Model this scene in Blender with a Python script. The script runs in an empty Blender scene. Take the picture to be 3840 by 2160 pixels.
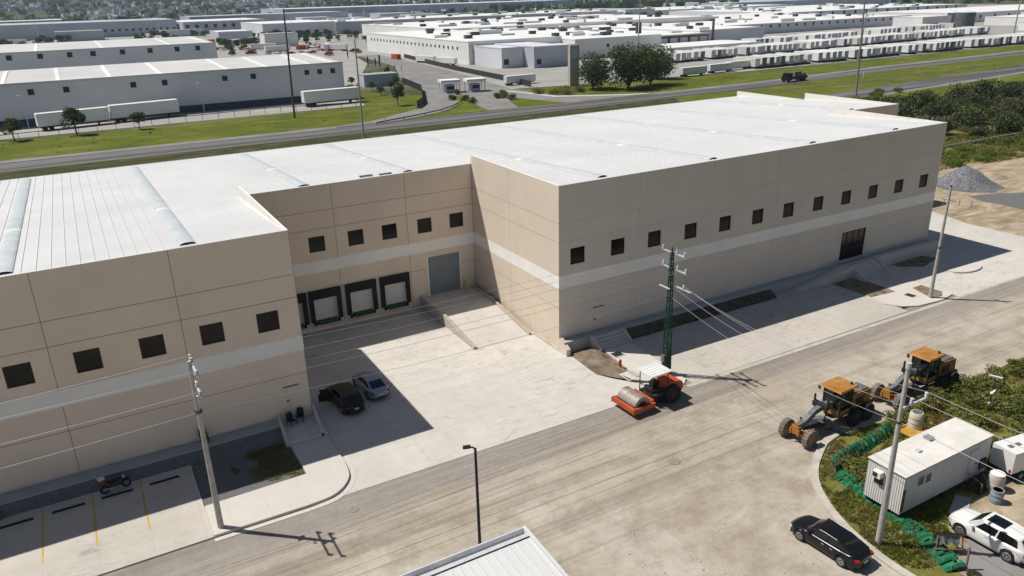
import bpy, math, random
from mathutils import Vector, Matrix, Euler
R = math.radians
rnd = random.Random(7)
sc = bpy.context.scene
COL = sc.collection

# ---------------------------------------------------------------- camera, sky, sun, exposure
cam_d = bpy.data.cameras.new('camera'); cam = bpy.data.objects.new('camera', cam_d); COL.objects.link(cam)
cam_d.sensor_width = 36.0; cam_d.lens = 27.071; cam_d.clip_start = 0.5; cam_d.clip_end = 40000
rx, ry, rz = R(68.987), R(-1.496), R(-29.228)
M3 = Matrix.Rotation(rz, 3, 'Z') @ Matrix.Rotation(rx, 3, 'X') @ Matrix.Rotation(ry, 3, 'Z')
cam.matrix_world = Matrix.Translation((-35.55, -54.82, 30.04)) @ M3.to_4x4()
sc.camera = cam
SUN = Vector((-0.485, 0.412, 1.0)).normalized()
world = bpy.data.worlds.new('World'); sc.world = world; world.use_nodes = True
wn = world.node_tree; bg = wn.nodes['Background']
sky = wn.nodes.new('ShaderNodeTexSky'); sky.sky_type = 'NISHITA'; sky.sun_disc = False
sky.sun_elevation = math.asin(SUN.z); sky.sun_rotation = math.atan2(SUN.x, SUN.y)
sky.air_density = 1.0; sky.dust_density = 0.6; sky.ozone_density = 1.5
wn.links.new(sky.outputs[0], bg.inputs[0]); bg.inputs[1].default_value = 0.046
sl = bpy.data.lights.new('sun', 'SUN'); sl.energy = 5.0; sl.use_shadow = True; sl.angle = R(0.5); sl.color = (1.0, 0.95, 0.88)
so = bpy.data.objects.new('sun', sl); COL.objects.link(so)
so.rotation_euler = SUN.to_track_quat('Z', 'Y').to_euler(); so.location = (0, 0, 80)
sc.view_settings.view_transform = 'Standard'; sc.view_settings.look = 'None'
sc.view_settings.exposure = 0.0; sc.view_settings.gamma = 1.0
sc.cycles.max_bounces = 6; sc.cycles.diffuse_bounces = 3; sc.cycles.volume_bounces = 0
GZ = -1.4            # level of the street and yard
HAZE = .00012

# ---------------------------------------------------------------- materials
def nd(t, kind, **kw):
    n = t.nodes.new(kind)
    for k, v in kw.items(): setattr(n, k, v)
    return n
def lk(t, a, b): t.links.new(a, b)
def sock(t, v, inp):
    if hasattr(v, 'is_output'): t.links.new(v, inp)
    else: inp.default_value = v
def math_(t, op, a, b=0.0, c=0.0):
    n = nd(t, 'ShaderNodeMath', operation=op); sock(t, a, n.inputs[0]); sock(t, b, n.inputs[1]); sock(t, c, n.inputs[2]); return n.outputs[0]
def mixc(t, f, a, b, mode='MIX'):
    n = nd(t, 'ShaderNodeMix', data_type='RGBA', blend_type=mode)
    sock(t, f, n.inputs['Factor']); 
    for v, i in ((a, 6), (b, 7)):
        if isinstance(v, tuple): n.inputs[i].default_value = (v[0], v[1], v[2], 1)
        else: t.links.new(v, n.inputs[i])
    return n.outputs[2]
def noise(t, vec, scale, detail=4, rough=.6, dist=0.0):
    n = nd(t, 'ShaderNodeTexNoise'); n.inputs['Scale'].default_value = scale; n.inputs['Detail'].default_value = detail
    n.inputs['Roughness'].default_value = rough; n.inputs['Distortion'].default_value = dist
    if vec is not None: lk(t, vec, n.inputs['Vector'])
    return n.outputs[0]
def ramp(t, f, lo, hi):
    n = nd(t, 'ShaderNodeMapRange'); n.clamp = True; sock(t, f, n.inputs[0]); n.inputs[1].default_value = lo; n.inputs[2].default_value = hi; return n.outputs[0]
def scaled(t, vec, s):
    n = nd(t, 'ShaderNodeMapping'); n.inputs['Scale'].default_value = s; lk(t, vec, n.inputs[0]); return n.outputs[0]
def base(name, rough=.8, metal=0.0, spec=.3):
    m = bpy.data.materials.new(name); m.use_nodes = True; t = m.node_tree
    b = t.nodes['Principled BSDF']; b.inputs['Roughness'].default_value = rough; b.inputs['Metallic'].default_value = metal
    b.inputs['Specular IOR Level'].default_value = spec
    g = nd(t, 'ShaderNodeNewGeometry'); tc = nd(t, 'ShaderNodeTexCoord')
    return m, t, b, g.outputs['Position'], tc.outputs['Object']
def mat(name, c, rough=.8, metal=0.0, var=.12, scale=1.5, spec=.3, bump=0.0, bscale=20, alt=None, world=True):
    m, t, b, P, O = base(name, rough, metal, spec); v = P if world else O
    n = noise(t, v, scale, 6)
    dk = tuple(x * (1 - var * 1.6) for x in c) if alt is None else alt
    lt = tuple(min(1, x * (1 + var)) for x in c)
    lk(t, mixc(t, ramp(t, n, .3, .7), dk, lt), b.inputs['Base Color'])
    if bump:
        bn = nd(t, 'ShaderNodeBump'); bn.inputs['Strength'].default_value = bump; bn.inputs['Distance'].default_value = .05
        lk(t, noise(t, v, bscale, 4), bn.inputs['Height']); lk(t, bn.outputs[0], b.inputs['Normal'])
    return m
def leafmat(name, c1, c2, scale=.9, world=True, trans=.25):
    m, t, b, P, O = base(name, .75, 0, .2)
    oi = nd(t, 'ShaderNodeObjectInfo'); n = noise(t, P, scale, 3)
    f = math_(t, 'ADD', ramp(t, n, .3, .7), math_(t, 'MULTIPLY', math_(t, 'SUBTRACT', oi.outputs['Random'], .5), .7))
    col = mixc(t, f, c1, c2); lk(t, col, b.inputs['Base Color'])
    tr = nd(t, 'ShaderNodeBsdfTranslucent'); lk(t, col, tr.inputs[0])
    mx = nd(t, 'ShaderNodeMixShader'); mx.inputs[0].default_value = trans
    lk(t, b.outputs[0], mx.inputs[1]); lk(t, tr.outputs[0], mx.inputs[2]); lk(t, mx.outputs[0], t.nodes['Material Output'].inputs[0])
    return m

def panel_paint(name, c, line, zs, x0, pitch, axis=0):      # tilt-up concrete panels: paint with fine joints and faint streaks
    m, t, b, P, O = base(name, .85, 0, .25)
    s = nd(t, 'ShaderNodeSeparateXYZ'); lk(t, P, s.inputs[0])
    n = noise(t, scaled(t, P, (.25, .25, .25)), 1.0, 5); st = noise(t, scaled(t, P, (2.5, 2.5, .12)), 1.0, 4)
    f = math_(t, 'ADD', math_(t, 'MULTIPLY', ramp(t, n, .3, .7), .75), math_(t, 'MULTIPLY', ramp(t, st, .35, .75), .16))
    col = mixc(t, f, tuple(x * .92 for x in c), tuple(min(1, x * 1.05) for x in c))
    lines = None
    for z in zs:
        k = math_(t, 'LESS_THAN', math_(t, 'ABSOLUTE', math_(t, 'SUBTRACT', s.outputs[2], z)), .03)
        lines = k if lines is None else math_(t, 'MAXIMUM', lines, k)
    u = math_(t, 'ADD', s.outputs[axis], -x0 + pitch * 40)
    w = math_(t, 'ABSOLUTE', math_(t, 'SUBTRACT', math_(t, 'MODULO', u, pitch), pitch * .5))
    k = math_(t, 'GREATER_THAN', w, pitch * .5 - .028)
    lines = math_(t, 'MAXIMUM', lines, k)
    dirt = math_(t, 'MULTIPLY', ramp(t, math_(t, 'ADD', s.outputs[2], math_(t, 'MULTIPLY', n, 2.2)), 2.2, .2), ramp(t, noise(t, scaled(t, P, (.9, .9, .25)), 1.0, 5), .35, .7))
    col = mixc(t, math_(t, 'MULTIPLY', dirt, .35), col, tuple(x * .55 for x in c))
    tone = noise(t, scaled(t, P, (.12, .12, .3)), 1.0, 3); col = mixc(t, math_(t, 'MULTIPLY', ramp(t, tone, .45, .75), .2), col, tuple(x * .8 for x in c))
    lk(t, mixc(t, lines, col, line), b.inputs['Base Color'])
    return m

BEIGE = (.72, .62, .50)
JOINT = (.34, .28, .23)
ZS = (10.91, 9.12, 2.85)
M = {}
M['paint_a'] = panel_paint('beige_paint_west_shade_lifted', (.80, .672, .545), JOINT, ZS, -39.75, 8.2)  # same paint as the side wall, colour raised to brighten this shaded front
M['paint_b'] = panel_paint('beige_paint_dock_shade_lifted', (.78, .655, .53), JOINT, ZS, -15.1, 7.53)  # same paint, colour raised to brighten the shaded dock recess
M['paint_c'] = panel_paint('beige_paint_east_shade_toned', (.69, .615, .54), (.54, .48, .415), ZS, 9.0, 9.05)  # same paint again, look of the shaded east front put into its colour
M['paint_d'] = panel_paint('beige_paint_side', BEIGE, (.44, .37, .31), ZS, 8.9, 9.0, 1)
M['band'] = mat('pale_band_paint', (.88, .86, .82), .85, var=.04, scale=.4)
M['roof'] = mat('white_sheet_roof', (.63, .635, .63), .65, 0, var=.06, scale=.12, spec=.3)
M['roof_rib'] = mat('roof_seam', (.58, .585, .58), .5, 0, var=.05)
M['parapet'] = mat('parapet_paint', (.80, .76, .70), .8, var=.05)
M['skylight'] = mat('fibreglass_skylight', (.52, .56, .575), .6, 0, var=.08, scale=.8, spec=.15)
M['skylight_lap'] = mat('skylight_lap', (.68, .70, .71), .6, 0, var=.05)
M['dark_glass'] = mat('tinted_glass', (.010, .008, .006), .10, 0, var=.3, scale=.6, spec=.22)
M['alu_dark'] = mat('bronze_frame', (.035, .028, .022), .4, .3, var=.1)
M['seal'] = mat('dock_seal_rubber', (.022, .022, .022), .85, var=.2)
M['dock_door'] = mat('dock_door_white', (.66, .66, .64), .5, var=.04)
M['green_leveler'] = mat('green_leveler', (.02, .09, .03), .6, var=.2)
M['grey_door'] = mat('grey_rolling_door', (.21, .24, .27), .45, var=.06)
M['yellow'] = mat('yellow_paint', (.55, .40, .06), .6, var=.15)
M['black'] = mat('black_rubber', (.018, .018, .019), .8, var=.25, scale=3)
M['black_metal'] = mat('black_metal', (.02, .02, .022), .45, .2, var=.1)
M['grey_metal'] = mat('galvanised_metal', (.45, .46, .47), .45, .5, var=.12)
M['light_metal'] = mat('light_metal', (.66, .67, .68), .45, .2, var=.08)
M['white_paint'] = mat('white_paint', (.80, .79, .77), .5, var=.05)
M['kerb'] = mat('kerb_concrete', (.50, .46, .40), .9, var=.12, scale=.9)
M['pole_conc'] = mat('pole_concrete', (.46, .44, .41), .9, var=.15, scale=2)
M['porcelain'] = mat('insulator', (.55, .55, .56), .25, var=.1)
M['soil'] = mat('brown_soil', (.23, .175, .125), .95, var=.35, scale=.9, bump=.5, bscale=6)
M['dark_soil'] = mat('dark_soil', (.105, .085, .065), .95, var=.35, scale=1.6, bump=.5, bscale=8)
M['gravel'] = mat('grey_gravel', (.17, .17, .175), .95, var=.45, scale=16, bump=.6, bscale=30)
M['rock_pile'] = mat('crushed_stone', (.20, .20, .215), .95, var=.45, scale=3.5, bump=.9, bscale=9)
M['wire'] = mat('wire_aluminium', (.42, .42, .42), .5, .3, var=.05)
M['pole_green'] = mat('green_lattice_steel', (.012, .05, .032), .5, .2, var=.2)
M['red_paint'] = mat('red_paint', (.42, .05, .03), .5, var=.15)
M['orange'] = mat('orange_paint', (.52, .095, .03), .5, var=.2, scale=2)
M['cat_yellow'] = mat('ochre_machine_paint', (.40, .185, .040), .6, var=.22, scale=1.2)
M['steel_drum'] = mat('worn_steel', (.36, .31, .28), .55, .35, var=.25, scale=1.4)
M['mach_dark'] = mat('dark_machine_steel', (.045, .045, .048), .6, .2, var=.35, scale=2)
M['mach_grey'] = mat('grey_machine_steel', (.17, .18, .185), .6, .2, var=.25, scale=2)
M['tyre'] = mat('tyre', (.03, .029, .028), .85, var=.3, scale=3)
M['dusty_tyre'] = mat('dusty_tyre', (.22, .19, .16), .95, var=.35, scale=2)
M['rim'] = mat('wheel_rim', (.40, .41, .42), .35, .6, var=.1)
M['tail_red'] = mat('tail_lamp', (.35, .015, .02), .3, var=.1)
M['lamp_clear'] = mat('head_lamp', (.62, .64, .66), .2, var=.05)
M['plate'] = mat('number_plate', (.62, .62, .58), .5, var=.05)
M['car_black'] = mat('car_paint_black', (.012, .012, .016), .22, .3, var=.1, spec=.6)
M['car_dark'] = mat('car_paint_charcoal', (.022, .018, .017), .28, .3, var=.1, spec=.5)
M['car_white'] = mat('car_paint_white', (.78, .78, .75), .25, 0, var=.03, spec=.5)
M['car_silver'] = mat('car_paint_silver', (.33, .39, .48), .3, .45, var=.05, spec=.5)
M['car_glass'] = mat('car_glass', (.008, .009, .011), .06, 0, var=.2, spec=.6)
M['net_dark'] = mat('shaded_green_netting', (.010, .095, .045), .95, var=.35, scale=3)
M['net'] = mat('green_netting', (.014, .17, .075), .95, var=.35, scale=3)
M['wood'] = mat('weathered_timber', (.27, .20, .13), .85, var=.25, scale=3)
M['rust'] = mat('rusty_steel', (.20, .085, .04), .85, .1, var=.4, scale=3)
M['yellow_plastic'] = mat('ochre_tray', (.52, .30, .04), .6, var=.2)
M['tank'] = mat('beige_tank', (.62, .56, .46), .6, var=.15)
M['barrel_blue'] = mat('grey_blue_barrel', (.27, .34, .38), .6, var=.25, scale=3)
M['bark'] = mat('bark', (.12, .09, .07), .9, var=.25, scale=4)
M['bark_pale'] = mat('pale_bark', (.30, .27, .23), .9, var=.25, scale=4)
M['leaf_dark'] = leafmat('leaf_dark', (.034, .056, .016), (.078, .112, .030))
M['leaf_mid'] = leafmat('leaf_mid', (.075, .105, .020), (.155, .19, .042))
M['leaf_bright'] = leafmat('leaf_bright', (.10, .14, .022), (.20, .245, .045), 1.4)
M['leaf_brown'] = leafmat('leaf_brown', (.12, .09, .05), (.23, .17, .095))
M['leaf_grey'] = leafmat('leaf_grey', (.08, .085, .055), (.15, .155, .10))
M['grass_leaf'] = leafmat('grass_leaf', (.15, .165, .026), (.29, .29, .075), .5, True, .45)
M['grass_dry'] = leafmat('grass_dry', (.28, .235, .10), (.40, .34, .17), .5, True, .45)
M['far_wall'] = mat('white_metal_siding', (.66, .68, .71), .7, var=.06, scale=.06)
M['far_white'] = mat('bright_siding', (.78, .78, .76), .7, var=.05, scale=.08)
M['tank_grey'] = mat('dark_tank_metal', (.12, .13, .13), .7, var=.25, scale=.3)
M['far_grey'] = mat('grey_siding', (.48, .51, .56), .7, var=.1, scale=.05)
M['far_roof'] = mat('pale_roof', (.58, .58, .57), .7, var=.08, scale=.05)
M['far_roof_white'] = mat('white_roof', (.80, .80, .78), .7, var=.06, scale=.05)
M['far_dark'] = mat('dark_opening', (.03, .032, .038), .5, var=.2)
M['far_base'] = mat('blue_dado', (.055, .07, .10), .7, var=.25, scale=.2)
M['ac'] = mat('roof_unit_metal', (.09, .085, .08), .7, var=.4, scale=.3)
M['asphalt_drive'] = mat('grey_asphalt', (.24, .23, .22), .9, var=.14, scale=.12)
M['asphalt_new'] = mat('dark_asphalt', (.10, .10, .105), .9, var=.2, scale=.3)
M['weathered'] = mat('weathered_cladding', (.17, .15, .125), .85, var=.4, scale=.09)
M['edge_paint'] = mat('faded_edge_paint', (.40, .31, .17), .8, var=.2)
M['trailer_roof'] = mat('cream_trailer_roof', (.72, .695, .64), .6, var=.08, scale=.8)
M['cover'] = mat('dusty_cast_cover', (.30, .26, .215), .9, var=.2, scale=3)
M['far_cream'] = mat('cream_trailer_side', (.66, .63, .56), .7, var=.08, scale=.2)
M['far_pale'] = mat('dusty_trailer_side', (.60, .61, .62), .7, var=.1, scale=.2)
M['yard_conc'] = mat('yard_concrete', (.35, .335, .31), .9, var=.1, scale=.06)

def corrugated(name, c, axis, pitch, depth=.5):
    m, t, b, P, O = base(name, .5, 0, .3)
    s = nd(t, 'ShaderNodeSeparateXYZ'); lk(t, P, s.inputs[0])
    w = math_(t, 'SINE', math_(t, 'MULTIPLY', s.outputs[axis], 2 * math.pi / pitch))
    bn = nd(t, 'ShaderNodeBump'); bn.inputs['Strength'].default_value = depth; bn.inputs['Distance'].default_value = .05; lk(t, w, bn.inputs['Height']); lk(t, bn.outputs[0], b.inputs['Normal'])
    n = noise(t, scaled(t, P, (1, 1, .3)), .9, 5)
    lk(t, mixc(t, ramp(t, n, .3, .75), tuple(x * .84 for x in c), c), b.inputs['Base Color'])
    return m
M['corr_y'] = corrugated('corrugated_white_end', (.74, .73, .70), 1, .16)
M['corr_x'] = corrugated('corrugated_white_side', (.70, .71, .71), 0, .16)
M['fg_roof'] = corrugated('ribbed_white_roof', (.80, .80, .78), 0, .32, .35)

def concrete_mat(name, c, stain=.5, joints=None, tracks=True):
    m, t, b, P, O = base(name, .85, 0, .25)
    big = noise(t, P, .11, 5, .6, .4); med = noise(t, P, .8, 6, .65); fine = noise(t, P, 7, 3)
    f = math_(t, 'ADD', math_(t, 'MULTIPLY', ramp(t, big, .3, .7), .55), math_(t, 'MULTIPLY', ramp(t, med, .3, .72), .45))
    col = mixc(t, f, tuple(x * (1 - .24 * stain) for x in c), tuple(min(1, x * 1.05) for x in c))
    col = mixc(t, math_(t, 'MULTIPLY', ramp(t, fine, .35, .7), .12), col, tuple(x * .7 for x in c))
    if tracks:
        sp = ramp(t, noise(t, scaled(t, P, (.35, 1.0, 1)), 1.3, 7, .74, 1.8), .53, .64)
        gate = ramp(t, noise(t, P, .12, 3), .42, .56)
        sw = ramp(t, noise(t, scaled(t, P, (.07, .5, 1)), 1.0, 5, .65, .8), .45, .7)
        col = mixc(t, math_(t, 'MULTIPLY', sw, .34), col, tuple(x * .72 for x in c))
        col = mixc(t, math_(t, 'MULTIPLY', math_(t, 'MULTIPLY', sp, gate), .62), col, tuple(x * .5 for x in c))
    if joints:
        s = nd(t, 'ShaderNodeSeparateXYZ'); lk(t, P, s.inputs[0]); jl = None
        for ax, off, pit, hw in joints:
            u = math_(t, 'ADD', s.outputs[ax], off + pit * 50)
            k = math_(t, 'LESS_THAN', math_(t, 'MODULO', u, pit), hw)
            jl = k if jl is None else math_(t, 'MAXIMUM', jl, k)
        col = mixc(t, math_(t, 'MULTIPLY', jl, .38), col, tuple(x * .55 for x in c))
    lk(t, col, b.inputs['Base Color'])
    return m
M['court'] = concrete_mat('yard_slab', (.63, .60, .55), 1.0, ((0, 0.4, 5.8, .05), (1, 1.2, 5.6, .05)))
M['apron'] = concrete_mat('parking_slab', (.545, .505, .45), .8, ((0, 0.1, 3.05, .09), (1, 1.5, 5.0, .05)))
M['slab_w'] = concrete_mat('west_parking_slab', (.56, .525, .47), .8, ((0, 0.2, 3.0, .03),), True)
M['walk'] = concrete_mat('walk_concrete', (.61, .575, .525), .5, ((0, 0.4, 2.4, .03),), False)
M['plinth'] = concrete_mat('plinth_concrete', (.42, .42, .42), .6, None, False)

def street_mat():
    m, t, b, P, O = base('packed_earth_street', .95, 0, .1)
    s = nd(t, 'ShaderNodeSeparateXYZ'); lk(t, P, s.inputs[0])
    st1 = noise(t, scaled(t, P, (.022, .75, 1)), 1.0, 6, .62, .15)
    st2 = noise(t, scaled(t, P, (.05, 2.4, 1)), 1.0, 5, .6, .1)
    big = noise(t, P, .10, 5, .6, .6); med = noise(t, P, .55, 6, .68); fine = noise(t, P, 3.2, 5, .7)
    sand = mixc(t, ramp(t, big, .33, .68), (.375, .325, .255), (.51, .465, .395))
    sand = mixc(t, math_(t, 'MULTIPLY', ramp(t, med, .44, .66), .6), sand, (.25, .205, .16))
    pale = noise(t, scaled(t, P, (.25, .6, 1)), .8, 6, .7, 1.0); sand = mixc(t, math_(t, 'MULTIPLY', ramp(t, pale, .55, .72), .6), sand, (.55, .50, .43))
    grey = mixc(t, ramp(t, med, .3, .7), (.225, .205, .185), (.305, .285, .26))
    edge = ramp(t, math_(t, 'ADD', s.outputs[1], math_(t, 'MULTIPLY', math_(t, 'SUBTRACT', big, .5), 5.0)), -15.6, -13.2)
    col = mixc(t, math_(t, 'MULTIPLY', edge, .95), sand, grey)
    lane = math_(t, 'MULTIPLY', ramp(t, s.outputs[1], -27.0, -19.0), .75)
    col = mixc(t, math_(t, 'MULTIPLY', math_(t, 'MULTIPLY', ramp(t, st1, .47, .60), lane), .85), col, (.235, .195, .155))
    col = mixc(t, math_(t, 'MULTIPLY', math_(t, 'MULTIPLY', ramp(t, st2, .52, .66), lane), .55), col, (.43, .39, .335))
    st3 = noise(t, scaled(t, P, (.012, 4.2, 1)), 1.0, 4, .55, .12); st4 = noise(t, scaled(t, P, (.03, .28, 1)), 1.0, 4, .6, .3)
    col = mixc(t, math_(t, 'MULTIPLY', math_(t, 'MULTIPLY', ramp(t, st3, .57, .66), lane), math_(t, 'MULTIPLY', ramp(t, st4, .40, .56), .85)), col, (.19, .155, .12))
    v = nd(t, 'ShaderNodeTexVoronoi'); v.inputs['Scale'].default_value = 1.3; v.inputs['Randomness'].default_value = 1; lk(t, P, v.inputs['Vector'])
    clod = math_(t, 'MULTIPLY', math_(t, 'LESS_THAN', v.outputs['Distance'], .10), ramp(t, noise(t, P, .22, 3), .58, .72))
    col = mixc(t, math_(t, 'MULTIPLY', clod, .3), col, (.17, .135, .10))
    col = mixc(t, math_(t, 'MULTIPLY', ramp(t, fine, .5, .75), .24), col, (.22, .185, .15))
    col = mixc(t, math_(t, 'MULTIPLY', ramp(t, fine, .5, .25), .2), col, (.50, .46, .40))
    lk(t, col, b.inputs['Base Color'])
    bn = nd(t, 'ShaderNodeBump'); bn.inputs['Strength'].default_value = .5; bn.inputs['Distance'].default_value = .12
    h = math_(t, 'ADD', math_(t, 'ADD', math_(t, 'MULTIPLY', med, .6), math_(t, 'MULTIPLY', fine, .35)), math_(t, 'MULTIPLY', math_(t, 'MULTIPLY', st1, lane), 1.2))
    lk(t, h, bn.inputs['Height']); lk(t, bn.outputs[0], b.inputs['Normal'])
    return m
M['street'] = street_mat()

def lot_mat():
    m, t, b, P, O = base('sandy_lot', .95, 0, .15)
    a = noise(t, scaled(t, P, (.12, .4, 1)), 1.0, 7, .7, 1.4); c = noise(t, P, .9, 5, .7)
    col = mixc(t, ramp(t, a, .36, .64), (.25, .185, .12), (.50, .42, .31))
    col = mixc(t, math_(t, 'MULTIPLY', ramp(t, c, .48, .7), .5), col, (.22, .165, .11))
    lk(t, col, b.inputs['Base Color']); return m
M['lot'] = lot_mat()

def grassland(name, g1, g2, dry, k=.08, dryf=.5):
    m, t, b, P, O = base(name, .95, 0, .1)
    a = noise(t, P, k, 6, .65, .5); c = noise(t, P, k * 9, 5, .7); d = noise(t, scaled(t, P, (.3, 1, 1)), k * 2.2, 5, .6, .4)
    col = mixc(t, ramp(t, a, .3, .7), g1, g2)
    col = mixc(t, math_(t, 'MULTIPLY', ramp(t, c, .4, .7), .5), col, tuple(x * .55 for x in g1))
    col = mixc(t, math_(t, 'MULTIPLY', ramp(t, d, .5, .68), dryf), col, dry)
    lk(t, col, b.inputs['Base Color']); return m
M['verge'] = grassland('verge_grass', (.078, .106, .011), (.15, .165, .020), (.23, .20, .075), .09, .55)
M['dark_verge'] = grassland('dark_verge_scrub', (.040, .046, .018), (.075, .078, .030), (.14, .125, .08), .2, .6)
M['island'] = grassland('scrub_ground', (.105, .118, .020), (.20, .19, .050), (.31, .26, .16), .35, .7)
M['terrain'] = grassland('far_country', (.045, .062, .028), (.10, .115, .05), (.27, .25, .21), .012, .6)

def highway_mat():
    m, t, b, P, O = base('highway_asphalt', .85, 0, .3)
    s1 = noise(t, scaled(t, P, (.008, .55, 1)), 1.0, 5, .6); n = noise(t, P, .3, 5)
    col = mixc(t, ramp(t, s1, .4, .62), (.055, .054, .056), (.21, .20, .19))
    col = mixc(t, math_(t, 'MULTIPLY', ramp(t, n, .4, .7), .3), col, (.10, .10, .10))
    lk(t, col, b.inputs['Base Color']); return m
M['highway'] = highway_mat()

# ---------------------------------------------------------------- mesh helpers
class MB:
    def __init__(s): s.v = []; s.f = []; s.m = []; s.mi = 0
    def add(s, vs, fs):
        o = len(s.v); s.v += [tuple(p) for p in vs]
        for f in fs: s.f.append([o + i for i in f]); s.m.append(s.mi)
        return s
    def quad(s, *p): return s.add(p, [range(len(p))])
    def box(s, x0, x1, y0, y1, z0, z1):
        return s.add([(x, y, z) for z in (z0, z1) for y in (y0, y1) for x in (x0, x1)], [(0, 2, 3, 1), (4, 5, 7, 6), (0, 1, 5, 4), (2, 6, 7, 3), (0, 4, 6, 2), (1, 3, 7, 5)])
    def obb(s, c, size, rot=(0, 0, 0), taper=1.0):
        E = Euler(rot).to_matrix(); c = Vector(c); hx, hy, hz = (q / 2 for q in size)
        vs = [c + E @ Vector((x * hx * (taper if z > 0 else 1), y * hy * (taper if z > 0 else 1), z * hz)) for z in (-1, 1) for y in (-1, 1) for x in (-1, 1)]
        return s.add(vs, [(0, 2, 3, 1), (4, 5, 7, 6), (0, 1, 5, 4), (2, 6, 7, 3), (0, 4, 6, 2), (1, 3, 7, 5)])
    def cyl(s, p, q, r0, r1=None, n=10, caps=True):
        r1 = r0 if r1 is None else r1; p = Vector(p); q = Vector(q); d = (q - p).normalized()
        a = d.orthogonal().normalized(); b = d.cross(a); vs = []
        for c, r in ((p, r0), (q, r1)):
            for i in range(n):
                t = 2 * math.pi * i / n; vs.append(c + (a * math.cos(t) + b * math.sin(t)) * r)
        fs = [(i, (i + 1) % n, n + (i + 1) % n, n + i) for i in range(n)]
        if caps: fs += [tuple(range(n))[::-1], tuple(range(n, 2 * n))]
        return s.add(vs, fs)
    def tube(s, pts, r, n=6):
        for a, b in zip(pts[:-1], pts[1:]): s.cyl(a, b, r, r, n)
        return s
    def prism(s, pts, z0, z1):
        n = len(pts); vs = [(x, y, z0) for x, y in pts] + [(x, y, z1) for x, y in pts]
        return s.add(vs, [tuple(range(n))[::-1], tuple(range(n, 2 * n))] + [(i, (i + 1) % n, n + (i + 1) % n, n + i) for i in range(n)])
    def extrude_y(s, pts, y0, y1):       # profile in x,z
        n = len(pts); vs = [(x, y0, z) for x, z in pts] + [(x, y1, z) for x, z in pts]
        return s.add(vs, [tuple(range(n)), tuple(range(n, 2 * n))[::-1]] + [(i, n + i, n + (i + 1) % n, (i + 1) % n) for i in range(n)])
    def lathe(s, prof, c=(0, 0, 0), n=14):
        vs = []; 
        for r, z in prof:
            for i in range(n):
                t = 2 * math.pi * i / n; vs.append((c[0] + r * math.cos(t), c[1] + r * math.sin(t), c[2] + z))
        fs = []
        for k in range(len(prof) - 1):
            for i in range(n): fs.append((k * n + i, k * n + (i + 1) % n, (k + 1) * n + (i + 1) % n, (k + 1) * n + i))
        fs += [tuple(range(n))[::-1], tuple(range((len(prof) - 1) * n, len(prof) * n))]
        return s.add(vs, fs)
    def ball(s, c, r, nu=10, nv=6, sc=(1, 1, 1)):
        vs = [(c[0], c[1], c[2] - r * sc[2])]; 
        for j in range(1, nv):
            ph = -math.pi / 2 + math.pi * j / nv
            for i in range(nu):
                t = 2 * math.pi * i / nu; vs.append((c[0] + r * sc[0] * math.cos(ph) * math.cos(t), c[1] + r * sc[1] * math.cos(ph) * math.sin(t), c[2] + r * sc[2] * math.sin(ph)))
        vs.append((c[0], c[1], c[2] + r * sc[2])); fs = [(0, 1 + (i + 1) % nu, 1 + i) for i in range(nu)]
        for j in range(nv - 2):
            for i in range(nu): fs.append((1 + j * nu + i, 1 + j * nu + (i + 1) % nu, 1 + (j + 1) * nu + (i + 1) % nu, 1 + (j + 1) * nu + i))
        L = len(vs) - 1; o = 1 + (nv - 2) * nu; fs += [(o + i, o + (i + 1) % nu, L) for i in range(nu)]
        return s.add(vs, fs)
    def mesh(s, name, mats, smooth=None):
        me = bpy.data.meshes.new(name); me.from_pydata(s.v, [], s.f)
        for m in (mats if isinstance(mats, (list, tuple)) else [mats]): me.materials.append(m)
        if isinstance(mats, (list, tuple)): me.polygons.foreach_set('material_index', s.m)
        if smooth:
            me.polygons.foreach_set('use_smooth', [True] * len(me.polygons)); me.set_sharp_from_angle(angle=R(smooth))
        me.update(); return me
def props(o, label=None, cat=None, group=None, kind=None):
    for k, v in (('label', label), ('category', cat), ('group', group), ('kind', kind)):
        if v: o[k] = v
    return o
def thing(name, label, cat, loc=(0, 0, 0), rz=0, group=None):
    o = bpy.data.objects.new(name, None); COL.objects.link(o); o.location = loc; o.rotation_euler = (0, 0, rz); o.empty_display_size = .2
    return props(o, label, cat, group)
def part(name, mb, m, parent, smooth=None, label=None):
    o = bpy.data.objects.new(name, mb.mesh(name, m, smooth) if isinstance(mb, MB) else mb); COL.objects.link(o); o.parent = parent
    if label: o['label'] = label
    return o
def solo(name, mb, m, label, cat, loc=(0, 0, 0), rz=0, group=None, smooth=None):
    o = bpy.data.objects.new(name, mb.mesh(name, m, smooth) if isinstance(mb, MB) else mb); COL.objects.link(o); o.location = loc; o.rotation_euler = (0, 0, rz)
    return props(o, label, cat, group)
def struct(name, mb, m, kind='structure', smooth=None):
    o = bpy.data.objects.new(name, mb.mesh(name, m, smooth)); COL.objects.link(o); return props(o, kind=kind)
def dup(root, loc, rz=0.0, label=None, group=None, scale=None):
    r = root.copy(); COL.objects.link(r); r.location = loc; r.rotation_euler = (0, 0, rz)
    if scale: r.scale = scale if isinstance(scale, tuple) else (scale,) * 3
    if label: r['label'] = label
    if group: r['group'] = group
    for ch in list(root.children):
        c = ch.copy(); COL.objects.link(c); c.parent = r
        for g in list(ch.children):
            d = g.copy(); COL.objects.link(d); d.parent = c
    return r
def sheet(pts, z): return MB().quad(*[(x, y, z) for x, y in pts])

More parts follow.
